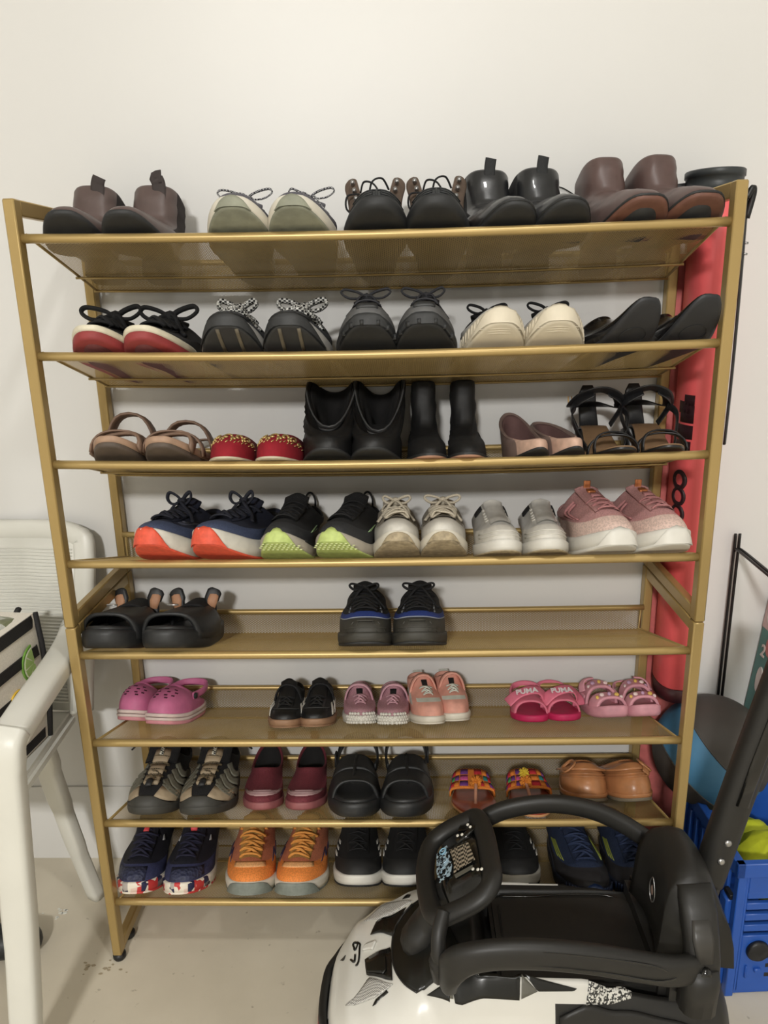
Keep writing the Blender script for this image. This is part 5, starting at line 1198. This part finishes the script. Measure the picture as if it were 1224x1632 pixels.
for dz, y_ in ((.014, CYC-.159), (-.008, CYC-.161)):
    V, F = sweep(catmull([(.14, y_+.000, .341+dz), (.22, y_-.004, .341+dz), (.30, y_-.002, .329+dz), (.37, y_+.004, .309+dz), (.40, y_+.010, .300)], 5), .0016, sides=5); cp('rail_groove', V, F, m_cg)
# backrest shell, curved and upright
V = []; F = []; nu, nv = 14, 12
prof = [(.410, .262), (.414, .30), (.416, .34), (.418, .38), (.424, .41), (.436, .428), (.452, .434), (.468, .428), (.480, .408), (.492, .37), (.504, .33), (.512, .29), (.516, .245)]
for j, (x, z) in enumerate(prof):
    for i in range(nu+1):
        a = -1+2*i/nu; hw = .068*(1-.10*max(0, z-.36)/.07); y = CYC-.012+a*hw; V.append((x-.012*a*a*(1 if j < 6 else .2)-.002, y, .245+(z-.245)*.82-.014*abs(a)**3*(1 if 2 < j < 10 else .3)))
w_ = nu+1; n_ = len(prof)
for j in range(n_-1):
    for i in range(nu): F.append((j*w_+i, j*w_+i+1, (j+1)*w_+i+1, (j+1)*w_+i))
F.append(tuple(i for i in range(w_))+tuple((n_-1)*w_+i for i in range(nu, -1, -1)))
for i in (0, nu): F.append(tuple(j*w_+i for j in range(n_)))
cp('backrest', V, F, m_cb)
em = [(0, .022), (.006, .013), (.009, .002), (.007, -.012), (0, -.020), (-.007, -.012), (-.009, .002), (-.006, .013)]
ec = Vector((.409, CYC+.018, .332)); ec2 = Vector((.0, 0, 0))
def emb(sc_, off): return [Vector((ec.x-off, ec.y-.045-u*sc_*1.3, ec.z+v*sc_)) for u, v in em]
cv = emb(1, .006); V, F = sweep(catmull(cv, 3, closed=True), .0009, sides=5, closed=True); eb = cp('shield_emblem', V, F, silver_metal)
cv = emb(.45, .0062); cp('emblem_centre', cv, [tuple(range(8))], C('pinkish_silver', (176, 150, 140), .4), parent=eb, smooth=False)
# bracket, release button and pad on the near side of the backrest
V, F = sweep([(.444, CYC-.070, .382), (.446, CYC-.092, .352), (.447, CYC-.106, .322), (.448, CYC-.113, .295), (.445, CYC-.117, .268)], [.024, .025, .024, .024, .026], [.012, .014, .015, .017, .02], sides=12, hint=(0, 1, 0), power=.6); br = cp('side_bracket', V, F, m_cb)
V, F = sweep([(.444, CYC-.105, .352), (.445, CYC-.119, .33), (.446, CYC-.130, .302)], [.013, .015, .011], .003, sides=8, hint=(0, 1, 0), power=.5); cp('bracket_panel', V, F, mat('worn_grey_plastic', (62, 60, 57), .38), parent=br)
V, F = lathe([(.002, .006), (.008, .005), (.0095, 0), (.0095, -.004)], 16); V = [Vector((v[0], -v[2], v[1]*1.2))+Vector((.446, CYC-.134, .286)) for v in V]; cp('release_button', V, F, m_cg, parent=br)
V, F = sweep([(.446, CYC-.118, .286), (.445, CYC-.122, .270), (.443, CYC-.122, .221)], [.023, .026, .026], [.022, .024, .024], sides=14, hint=(0, 1, 0), power=.8); cp('bracket_collar', V, F, m_cb, parent=br)
bpoly('rear_deck', [(.40, CYC-.105), (.47, CYC-.10), (.488, CYC), (.47, CYC+.10), (.40, CYC+.105)], .19, .256, m_cb, bev=.012)
# push bar: two side arms rising backwards
HA = [(.500, CYC-.02, .19), (.506, CYC-.02, .26), (.512, CYC-.02, .33), (.520, CYC-.02, .40)]
V, F = sweep(catmull([(.470, CYC-.005, .20), (.478, CYC-.005, .26), (.492, CYC-.005, .335), (.500, CYC-.005, .36)], 3), .018, .022, sides=12, hint=(1, 0, 0), power=.7); cp('push_bar_socket', V, F, m_cb)
V, F = sweep(catmull([(.492, CYC-.005, .330), (.504, CYC-.005, .39), (.526, CYC-.005, .50), (.552, CYC-.005, .62), (.582, CYC-.005, .76)], 4), .019, .023, sides=14, hint=(1, 0, 0), power=.7); pb = cp('push_bar', V, F, m_cb)
V, F = sweep([(.522, CYC-.024, .475), (.535, CYC-.024, .54), (.553, CYC-.024, .62), (.578, CYC-.024, .74)], .010, .003, sides=8, hint=(0, 1, 0), power=.5); cp('push_bar_inset', V, F, m_cg, parent=pb)
for x, z in ((.501, .380), (.508, .412)):
    V, F = lathe([(.0015, .003), (.005, .002), (.006, -.001)], 12); V = [Vector((v[0], -v[2], v[1]))+Vector((x, CYC-.024, z)) for v in V]; cp('screw_cap', V, F, silver_metal, parent=pb)
V, F = lathe([(.002, .003), (.006, .002), (.0075, -.002)], 12); V = [Vector((v[0], -v[2], v[1]))+Vector((.430, CYC+.07, .352)) for v in V]; cp('bolt', V, F, silver_metal)
# ---------------------------------------------------------------- red bag with black lid, pink board behind
m_redb = mat('red_vinyl', (236, 98, 100), .45, kind='leather', scale=14, bump=.12, amt=.04); m_mar = mat('dark_maroon_vinyl', (70, 24, 30), .5)
bag = empty('red_punch_bag', 'tall red vinyl bag with black lettering behind right side of rack', 'bag', (.555, .222, .45))
def bagp(name, V, F, m, parent=None): return mk(name, [Vector(v)-Vector((.555, .222, .45)) for v in V], F, m, parent=parent or bag)
def bagx(a, z, g=0): 
    rx, ry = .0355+g, .050+g; c_, s_ = cos(a), sin(a); return Vector((.5585+math.copysign(abs(c_)**.8, c_)*rx+.0012*sin(z*9+a*2), .222+math.copysign(abs(s_)**.8, s_)*ry, z))
def tubebag(zs, g, m, name):
    R = [[bagx(2*pi*i/36, z, gg) for i in range(36)] for z, gg in zs]; V, F = rings(R); return bagp(name, V, F, m)
tubebag([(.462, -.004), (.466, 0)]+[(z, 0) for z in (.6, .75, .9, 1.05, 1.2)]+[(1.328, 0), (1.333, -.006)], 0, m_redb, 'body')
tubebag([(.432, -.014), (.436, -.002), (.462, .0005)], 0, m_mar, 'base')
V = []
R = [[Vector((.549+.0445*cos(a)*k, .215+.052*sin(a)*k, z)) for a in [2*pi*i/36 for i in range(36)]] for z, k in ((1.337, .96), (1.339, 1.0), (1.345, 1.0), (1.3452, .975), (1.363, .975), (1.3635, 1.02), (1.3725, 1.02), (1.374, .99))]
V, F = rings(R); ld = bagp('lid', V, F, mat('dark_grey_lid', (52, 56, 58), .45))
V, F = sweep([(.508, .225, 1.352), (.490, .235, 1.351), (.470, .245, 1.350)], .007, sides=10); bagp('lid_handle', V, F, m_black, parent=ld)
st = [sweep(catmull([bagx(-.4, 1.33, .006), bagx(-.4, 1.2, .008), bagx(-.4, 1.05, .008), bagx(-.4, .93, .007)], 4), .006, .0022, sides=8, hint=(.8, -.5, 0), power=.6)]
V, F = join(st); sp = bagp('shoulder_strap', V, F, m_black)
V, F = sweep(catmull([bagx(-.4, 1.30, .008), bagx(-.4, 1.335, .014), bagx(-.5, 1.345, .012), bagx(-.6, 1.33, .005)], 4), .005, sides=8); bagp('strap_loop', V, F, m_black)
for z in (1.262, 1.245): V, F = sweep([bagx(-.4, z, .012)+Vector((q, 0, 0)) for q in (-.004, .002)], .002, sides=6); bagp('strap_ring', V, F, silver_metal)
def glyph(name, zs, a0, a1):
    V = []; F = []
    for z in zs:
        for i in range(5): a = radians(lerp(a0, a1, i/4)); V.append(bagx(a, z, .0008)); V.append(bagx(a, z, -.001))
    for i in range(4): F += [(2*i, 2*i+2, 12+2*i, 10+2*i), (2*i, 2*i+1, 2*i+3, 2*i+2), (10+2*i, 12+2*i, 13+2*i, 11+2*i)]
    return bagp(name, V, F, mat('black_print', (46, 20, 26), .5))
for z0, z1, a0, a1 in ((1.000, 1.018, -110, -98), (.986, 1.006, -128, -108), (.970, 1.000, -122, -97), (.942, .966, -130, -97), (.915, .938, -134, -100)): glyph('letter_block', (z0, z1), a0-44, a1-24)
for z in (.868, .838, .806):
    P = [bagx(radians(-150+18*cos(t)), z+.014*sin(t), .0006) for t in [2*pi*i/20 for i in range(20)]]
    V, F = sweep(P, .0048 if z > .85 else .0042, .0012, sides=6, closed=True, hint=(-.5, -.8, 0)); bagp('letter_ring', V, F, mat('black_print', (46, 20, 26), .5))
tag(box('foam_board', (.5185, .273, 0), (.60, .2815, 1.25), mat('salmon_pink_foam', (222, 120, 116), .7), bev=.001), 'narrow pink foam board standing against wall behind the red bag', 'board')
# ---------------------------------------------------------------- ball
BC = Vector((.621, .166, .338)); BR = .106
m_blu = mat('faded_blue_rubber', (70, 124, 160), .55, kind='rubber', scale=18, amt=.05); m_chr = mat('charcoal_rubber', (66, 62, 58), .6, kind='rubber', scale=20, amt=.05)
ball = empty('medicine_ball', 'charcoal and blue rubber medicine ball resting on the blue crate', 'ball', tuple(BC))
def ballband(name, t0, t1, m, r=BR, parent=None, seg=48, nn=16):
    ax = Vector((.64, -.199, .741)).normalized(); e1 = ax.orthogonal().normalized(); e2 = ax.cross(e1); V = []; F = []
    for j in range(nn+1):
        t = lerp(t0, t1, j/nn)
        for i in range(seg): a = 2*pi*i/seg; V.append((ax*cos(t)+e1*sin(t)*cos(a)+e2*sin(t)*sin(a))*r)
    for j in range(nn):
        for i in range(seg): F.append((j*seg+i, j*seg+(i+1) % seg, (j+1)*seg+(i+1) % seg, (j+1)*seg+i))
    return mk(name, V, F, m, parent=parent or ball)
ballband('charcoal_cap', .001, radians(72), m_chr, BR+.0012); ballband('blue_band', radians(72), radians(112), m_blu); ballband('charcoal_cap', radians(112), pi-.001, m_chr, BR+.0008)
for t, m in ((72, m_chr), (112, m_chr)):
    ax = Vector((.64, -.199, .741)).normalized(); e1 = ax.orthogonal().normalized(); e2 = ax.cross(e1); t = radians(t)
    V, F = sweep([(ax*cos(t)+e1*sin(t)*cos(a)+e2*sin(t)*sin(a))*(BR) for a in [2*pi*i/60 for i in range(60)]], .0018, sides=6, closed=True); mk('seam_ridge', V, F, m, parent=ball)
# ---------------------------------------------------------------- blue folding crate and what is in it
m_cr = mat('royal_blue_plastic', (40, 88, 176), .38, amt=.03, scale=20, bump=.03)
crate = empty('folding_crate', 'blue slotted plastic crate on floor behind the toy car', 'crate', (.588, -.066, 0)); crate.rotation_euler = (0, 0, radians(3))
def cb(name, lo, hi, m=m_cr, bev=.0015, parent=None): return box(name, lo, hi, m, parent or crate, bev, 1)
CH = .284
fp = bpy.data.objects.new('front_panel', None); link(fp, crate)
def fb_(lo, hi, b=.0012): return cb('panel_piece', lo, hi, bev=b, parent=fp)
TF = .008; XW = .42
fb_((.015, 0, .010), (.020, TF, CH-.03)); fb_((.080, 0, .010), (.11, TF, CH-.03)); fb_((.17, 0, .010), (XW, TF, CH-.03))
for x_ in (.020, .11):
    fb_((x_, 0, .216), (x_+.06, TF, CH-.03)); fb_((x_, 0, .010), (x_+.06, TF, .128))
    for z in (.128, .1505, .173, .1955): fb_((x_, 0, z+.009), (x_+.06, TF, z+.0225), .001)
cb('top_rim', (-.006, -.006, CH-.032), (XW, .006, CH-.004)); cb('top_rim', (-.006, -.006, CH-.032), (.008, .262, CH-.004)); cb('top_rim', (-.006, .254, CH-.032), (XW, .262, CH-.004))
cb('corner_post', (0, -.002, 0), (.015, .012, CH-.03)); cb('base', (.004, .004, 0), (XW, .25, .012)); cb('back_panel', (.01, .246, .01), (XW, .254, CH-.02))
for z in (.01, .075, .140):
    cb('side_latch', (-.008, .014, z), (.006, .040, z+.052), bev=.003); cb('latch_gap', (-.004, .012, z+.053), (.004, .034, z+.062), m_black, .0005)
cb('side_panel', (.002, .036, .01), (.008, .25, CH-.03))
for i in range(8): cb('side_rib', (-.005, .05+.026*i, .02), (.003, .058+.026*i, CH-.04))
V, F = lathe([(.004, .008), (.017, .0075), (.020, .004), (.020, 0)], 28); V = [Vector((v[0]+.048, -v[2]-.0005, v[1]+.098)) for v in V]; mk('round_latch', V, F, m_black, parent=crate)
cb('moulded_clip', (.030, -.004, .040), (.034, .001, .066)); cb('moulded_clip', (.046, -.005, .052), (.058, .001, .060))
for z in (.080, .060, .040): cb('slot_recess', (.066, -.0006, z), (.12, .002, z+.008), m_black, .0003)
m_yel = mat('fluorescent_yellow_fabric', (206, 214, 44), .7, kind='suede', scale=40, bump=.3)
def lump(name, c, r, m, label, cat, seed, sx=1, sy=1, sz=1):
    rnd = random.Random(seed); V = []; F = []; n, k = 20, 12
    ph = [rnd.uniform(0, 6) for _ in range(4)]
    for j in range(k+1):
        t = pi*j/k
        for i in range(n):
            a = 2*pi*i/n; q = r*(1+.10*sin(3*a+ph[0])*sin(t)+.08*sin(5*t+ph[1])*cos(2*a+ph[2])+.07*sin(9*a+3*t+ph[3])*sin(t)+rnd.uniform(-.05, .05)*sin(t)); V.append((q*sin(t)*cos(a)*sx, q*sin(t)*sin(a)*sy, q*cos(t)*sz))
    for j in range(k):
        for i in range(n): F.append((j*n+i, j*n+(i+1) % n, (j+1)*n+(i+1) % n, (j+1)*n+i))
    o = mk(name, V, F, m); o.location = c; return tag(o, label, cat)
lump('folded_vest', (.70, .01, .205), .055, m_yel, 'crumpled fluorescent yellow vest at the front of the blue crate', 'vest', 3, 1.6, .95, 1.15)
lump('cloth_bundle', (.67, .105, .19), .05, m_yel, 'yellow-green cloth bundle under the ball in the blue crate', 'cloth', 8, 1.2, .9, .75)
tag(tube('black_cord', catmull([(.655, -.03, .262), (.69, -.005, .266), (.73, .01, .262), (.78, .02, .27)], 5), .004, m_black), 'black cord lying over the yellow vest in the crate', 'cord')
# ---------------------------------------------------------------- wire frame and box at the right
wf = empty('wire_frame', 'thin black double-wire frame leaning beside the rack', 'frame', (.668, .265, 0))
for dx in (0, .008):
    P = [(.668+dx*1.0+.0, .268, .0), (.668+dx, .268, .685), (.668+dx, .266, .707), (.670+dx, .258, .713), (.668+dx*.6, .13, .713+dx*.3), (.666+dx*.6, .02, .713)]
    V, F = sweep(catmull(P, 5), .0028, sides=8); V = [Vector(v)-Vector((.668, .265, 0)) for v in V]; mk('wire', V, F, mat('black_wire', (26, 24, 24), .35, .2), parent=wf)
V, F = sweep([(0, .002, .01), (.18, .002, .01)], .0028, sides=8); mk('cross_wire', V, F, mat('black_wire', (26, 24, 24), .35, .2), parent=wf)
m_teal = mat('muted_teal_card', (84, 128, 122), .55, amt=.03); m_pnk = mat('greyish_pink_card', (190, 164, 160), .55, amt=.03)
bx_ = empty('toy_box', 'teal and pink printed cardboard box standing behind the ball', 'box', (.687, .207, 0)); bx_.rotation_euler = (0, radians(5.8), 0)
box('carton', (0, 0, .0), (.30, .066, .667), m_teal, bx_, .001, 1)
box('printed_top', (-.0008, -.0008, .552), (.30, .0665, .6675), m_pnk, bx_)
m_lp = mat('pale_label', (214, 206, 200), .6, bump=0)
def disc(name, y, z, r, m, sy=1, sz=1):
    V = []; n = 24
    for x in (-.0018, -.0002): V += [(x, y+r*sy*cos(2*pi*i/n), z+r*sz*sin(2*pi*i/n)) for i in range(n)]
    F = [tuple(range(n)), tuple(range(n, 2*n))]+[(i, (i+1) % n, n+(i+1) % n, n+i) for i in range(n)]
    return mk(name, V, F, m, parent=bx_, smooth=False)
disc('round_label', .040, .582, .017, m_lp, .9, 1.1); disc('round_label', .026, .639, .018, m_lp, .8, 1.2); disc('oval_label', .034, .452, .011, m_lp, 1, 2.4)
disc('face_print', .020, .527, .016, mat('dusty_rose_print', (186, 120, 116), .6, bump=0), 1, 1.3)
lettering('2', .034, Matrix.Translation(Vector((-.0022, .040, .509))) @ Matrix.Rotation(radians(-90), 4, 'Z') @ Matrix.Rotation(radians(90), 4, 'X'), m_lp, bx_, bold=.0008)
# ---------------------------------------------------------------- white plastic armchair
m_wp = mat('white_moulded_plastic', (224, 223, 214), .38, amt=.02, scale=8, bump=.02)
ch = empty('plastic_armchair', 'white moulded plastic armchair with a ribbed back at the left', 'chair', (-.80, .02, 0))
CHO = Vector((-.80, .02, 0))
def chp(name, V, F, parent=None, m=m_wp, smooth=True): return mk(name, [Vector(v)-CHO for v in V], F, m, parent=parent or ch, smooth=smooth)
# ribbed back
BKx0, BKx1 = -1.04, -.575
def backpt(u, v, d): # u across, v up
    x = lerp(BKx0, BKx1, u); z = lerp(.44, .762, v); y = .150+.085*v+.02*(1-(2*u-1)**2)+d
    cr = .03
    return Vector((x+(.012*(v-.5) if u > .5 else -.012*(v-.5)), y, z))
V = []; F = []; nu, nv = 12, 4
R = []
for d in (0, .012):
    for j in range(nv+1):
        for i in range(nu+1):
            u, v = i/nu, j/nv
            V.append(backpt(u, v, d))
w_ = nu+1; o = w_*(nv+1)
for j in range(nv):
    for i in range(nu): q = (j*w_+i, j*w_+i+1, (j+1)*w_+i+1, (j+1)*w_+i); F.append(q); F.append(tuple(t+o for t in reversed(q)))
for i in range(nu): F.append((i, i+1, o+i+1, o+i)); a = nv*w_; F.append((a+i, o+a+i, o+a+i+1, a+i+1))
for j in range(nv):
    for i in (0, nu): a, b = j*w_+i, (j+1)*w_+i; F.append((a, b, o+b, o+a))
bk = chp('backrest', V, F)
edge = [backpt(0, 0, .006), backpt(0, .5, .006), backpt(0, .93, .006), backpt(.03, 1.0, .006)]+[backpt(u, 1.03, .006) for u in (.12, .3, .5, .7, .88)]+[backpt(.97, 1.0, .006), backpt(1, .93, .006), backpt(1, .5, .006), backpt(1, 0, .006)]
V, F = sweep(catmull(edge, 5), .020, .012, sides=10, hint=(0, 1, 0), power=.7); chp('back_frame', V, F)
for i in range(46):
    v = .05+.90*i/46; V, F = sweep([backpt(u, v, -.0005) for u in (.03, .25, .5, .75, .95)], .0014, .0022, sides=6, hint=(0, 1, 0)); chp('back_rib', V, F, parent=bk)
# seat
V, F = prism([(-1.03, -.19), (-.60, -.19), (-.585, -.16), (-.60, .17), (-1.01, .17), (-1.045, -.16)], .405, .435, 'XY'); so = chp('seat', V, F, smooth=False)
bm = bmesh.new(); bm.from_mesh(so.data); bmesh.ops.bevel(bm, geom=bm.edges[:], offset=.010, segments=3, affect='EDGES'); bm.to_mesh(so.data); bm.free(); so.data.polygons.foreach_set('use_smooth', [True]*len(so.data.polygons)); so.data.set_sharp_from_angle(angle=radians(35))
for sg, xx in ((1, 0), (-1, -1.624)):
    def mx(P): return [Vector((p[0] if sg > 0 else -1.624-p[0], p[1], p[2])) for p in P]
    V, F = sweep(catmull(mx([(-.530, -.185, .596), (-.535, -.10, .604), (-.546, 0, .604), (-.562, .09, .600), (-.580, .17, .600)]), 6), .026, .016, sides=14, hint=(0, 0, 1), power=.5); chp('armrest', V, F)
    V, F = sweep(catmull(mx([(-.528, -.182, .606), (-.530, -.197, .59), (-.533, -.200, .55), (-.542, -.202, .42), (-.554, -.206, .25), (-.566, -.214, .10), (-.572, -.22, .0)]), 5), [.026]*10+[.024]*10+[.023]*5+[.022]*6, [.018]*31, sides=14, hint=(0, 1, 0), power=.5); chp('front_leg', V, F)
    V, F = sweep(catmull(mx([(-.668, .13, .41), (-.660, .135, .36), (-.645, .14, .25), (-.628, .15, .12), (-.612, .165, .0)]), 5), [.040]*3+[.034]*4+[.026]*4+[.020]*4+[.016]*6, [.014]*21, sides=14, hint=(.5, 1, 0), power=.5); lg = chp('rear_leg', V, F)
    V, F = sweep(catmull(mx([(-.598, .16, .602), (-.600, .185, .56), (-.600, .19, .50), (-.60, .18, .43)]), 5), .030, .010, sides=12, hint=(1, 0, 0), power=.6); chp('arm_bracket', V, F)
# ---------------------------------------------------------------- striped cooler bag on the chair
cbg = empty('cooler_bag', 'black and white striped cooler bag with citrus print on the chair', 'bag', (-.708, -.03, .437)); cbg.rotation_euler = (0, 0, radians(84))
m_bw = mat('cream_canvas', (232, 226, 214), .75, kind='knit', amt=.03); m_blk = mat('black_canvas', (30, 29, 30), .75, kind='knit')
BW, BD, BH = .115, .085, .235     # half width, half depth, height
def bgpt(x, z, f=1): return Vector((x*(1+.10*(z/BH)), -BD*f*(1+.06*z/BH)-.006*sin(pi*z/BH), z))
R = []
for z in (0, .01, .12, .225, BH):
    k = 1+.10*z/BH; b = .006*sin(pi*z/BH); pts = [(-BW*k, -BD-b), (-BW*k*.5, -BD-b*1.5), (0, -BD-b*1.5), (BW*k*.5, -BD-b*1.5), (BW*k, -BD-b), (BW*k+b, 0), (BW*k, BD), (0, BD+b), (-BW*k, BD), (-BW*k-b, 0)]
    R.append([Vector((x, y, z)) for x, y in pts])
V, F = rings(R); mk('bag_body', V, F, m_bw, parent=cbg, smooth=False)
def face_pt(u, z):       # wraps the front then the right side; u in metres from the front-left corner
    k = 1+.10*z/BH; b = .006*sin(pi*z/BH); W2 = 2*BW*k
    if u <= W2: return Vector((-BW*k+u, -BD-b*1.4, z)), Vector((0, -1, 0))
    return Vector((BW*k+b, -BD+(u-W2), z)), Vector((1, 0, 0))
def band(z0, z1, m, name, dz=0.0, u0=0, u1=2*BW+2*BD, parent=None):
    V = []; F = []; n = 22
    for i in range(n+1):
        u = lerp(u0, u1, i/n)
        for z in (z0, z1):
            p, nn = face_pt(u, z); V.append(p+nn*.0016); V.append(p-nn*.001)
    for i in range(n):
        a = i*4; F += [(a, a+4, a+6, a+2), (a+1, a+3, a+7, a+5), (a, a+1, a+5, a+4), (a+2, a+6, a+7, a+3)]
    F += [(0, 2, 3, 1), (n*4, n*4+1, n*4+3, n*4+2)]
    return mk(name, V, F, m, parent=parent or cbg, smooth=False)
for z in (.0, .052, .105, .158): band(z+.004, z+.022, m_blk, 'black_stripe')
band(BH-.022, BH-.001, m_blk, 'top_binding')
for u_ in (2*BW, ):
    P = [face_pt(u_*(1+.10*z/BH), z)[0]+Vector((.002, -.002, 0)) for z in (.0, .06, .12, .18, BH)]; V, F = sweep(P, .005, sides=8); mk('corner_piping', V, F, m_blk, parent=cbg)
def slice_(name, u, z, r, ang, rind, flesh, half=True):
    """half citrus slice lying on the bag face"""
    pr = []
    a0, a1 = (0, 180) if half else (0, 359)
    c, nn = face_pt(u, z)
    ex = (face_pt(u+.001, z)[0]-c).normalized(); ez = Vector((0, 0, 1)); ca, sa = cos(ang), sin(ang); e1 = ex*ca+ez*sa; e2 = -ex*sa+ez*ca
    def sec(r0, r1, b0, b1, off, m, nm, par):
        V = []; F = []; n = max(2, int((b1-b0)/15))
        for i in range(n+1):
            t = radians(lerp(b0, b1, i/n))
            for rr in (r0, r1): V.append(c+e1*rr*cos(t)+e2*rr*sin(t)+nn*off); V.append(c+e1*rr*cos(t)+e2*rr*sin(t))
        for i in range(n): a = i*4; F += [(a, a+4, a+6, a+2), (a+2, a+6, a+7, a+3), (a, a+1, a+5, a+4)]
        F += [(0, 2, 3, 1), (n*4, n*4+1, n*4+3, n*4+2)]
        return mk(nm, V, F, m, parent=par, smooth=False)
    o = sec(.0005, r, a0, a1, .0030, rind, name, cbg)
    sec(.0005, r*.88, a0+2, a1-2, .0034, m_bw, 'pith', o)
    k = 4 if half else 7; st_ = (a1-a0)/k
    for i in range(k): sec(r*.1, r*.82, a0+st_*i+3, a0+st_*(i+1)-3, .0038, flesh, 'segment', o)
m_lr = mat('lime_rind', (112, 160, 62), .6); m_lf = mat('lime_flesh', (168, 200, 120), .6, amt=.06); m_yr = mat('lemon_rind', (238, 196, 64), .6); m_yf = mat('lemon_flesh', (246, 216, 110), .6, amt=.05)
slice_('lime_slice', 2*BW*.94, .158, .034, radians(95), m_lr, m_lf); slice_('lime_slice', 2*BW*.60, .066, .034, radians(60), m_lr, m_lf); slice_('lemon_slice', 2*BW*.68, .108, .026, radians(20), m_yr, m_yf, False)
slice_('lemon_slice', 2*BW*.30, .03, .028, radians(70), m_yr, m_yf, False); slice_('lemon_slice', 2*BW*.2, .15, .028, radians(70), m_yr, m_yf, False); slice_('lime_slice', 2*BW+.07, .16, .03, radians(80), m_lr, m_lf, False)
# side pocket flap with its black border and shiny wrapped contents at the opening
V, F = sweep(catmull([(BW*1.1+.004, -.055, BH+.004), (BW*1.1+.016, -.03, BH-.03), (BW*1.1+.020, -.01, BH-.09)], 4), .006, .005, sides=8); mk('flap_strap', V, F, m_blk, parent=cbg)
fl = mk('side_pocket', *prism([(-.045, .115), (.045, .115), (.038, .205), (-.038, .205)], BW*1.08+.006, BW*1.08+.014, 'YZ'), m_bw, parent=cbg, smooth=False)
V, F = sweep([Vector((BW*1.08+.012, y, z)) for y, z in ((-.045, .115), (.045, .115), (.038, .205), (-.038, .205))], .006, sides=8, closed=True, hint=(1, 0, 0)); mk('pocket_binding', V, F, m_blk, parent=cbg)
V, F = sweep(catmull([(BW+.006, -.06, .01), (BW+.022, -.05, .03), (BW+.026, -.03, .055), (BW+.016, -.01, .07)], 4), .004, sides=8); mk('carry_handle', V, F, m_blk, parent=cbg)
rnd = random.Random(4); V = []; F = []; n = 14; m2 = 10
for j in range(m2+1):
    for i in range(n+1):
        u, v = i/n, j/m2; V.append((lerp(-BW*1.04, BW*1.04, u), lerp(-BD*.95, BD*.95, v), BH-.004+.016*sin(pi*u)**.5*sin(pi*v)**.5*(.7+.5*rnd.random())))
for j in range(m2):
    for i in range(n): a = j*(n+1)+i; F.append((a, a+1, a+n+2, a+n+1))
o = mk('silver_liner', V, F, mat('crinkled_silver_film', (206, 208, 202), .25, .7, kind='cells', scale=70, rgb2=(120, 124, 92), bump=.3), parent=cbg, smooth=False)
# dark object on the floor behind the chair leg
V, F = sweep(catmull([(-.83, .0, .028), (-.77, .01, .032), (-.715, .02, .030), (-.68, .028, .022), (-.665, .032, .016)], 4), [.032]*5+[.034]*4+[.032]*4+[.026, .02, .014, .008], [.026]*5+[.030]*4+[.026]*4+[.020, .016, .010, .006], sides=12, hint=(0, 0, 1))
V = [(v[0], v[1], max(0.001, v[2])) for v in V]
tag(mk('stray_shoe', V, F, black_eva), 'black shoe toe on the floor behind the white chair leg', 'shoe')

# white paint flakes and a scuff on the floor
FX = ((-0.676, 0.116), (-0.536, -0.016))
def flakes(name, label, cx, cy, n, sx, sy, m, seed):
    rnd = random.Random(seed); V = []; F = []
    for _ in range(n):
        x, y, r, a0 = cx+rnd.gauss(0, sx), cy+rnd.gauss(0, sy), rnd.uniform(.002, .006), rnd.uniform(0, 6); o = len(V); k = 5
        for z in (.0002, .0009): V += [(x+r*rnd.uniform(.6, 1.1)*cos(a0+2*pi*i/k), y+.6*r*rnd.uniform(.6, 1.1)*sin(a0+2*pi*i/k), z) for i in range(k)]
        F += [tuple(o+i for i in range(k)), tuple(o+k+i for i in range(k))]+[(o+i, o+(i+1) % k, o+k+(i+1) % k, o+k+i) for i in range(k)]
    tag(mk(name, V, F, m, smooth=False), label, 'scuff', kind='stuff')
flakes('paint_flakes', 'small white paint flakes on the floor left of the rack foot', FX[0][0], FX[0][1], 12, .010, .007, m_wp, 1)
flakes('floor_scuffs', 'brownish scuff marks on the floor in front of the rack foot', FX[1][0], FX[1][1], 16, .022, .010, mat('tan_scuff', (172, 158, 132), .7), 2)
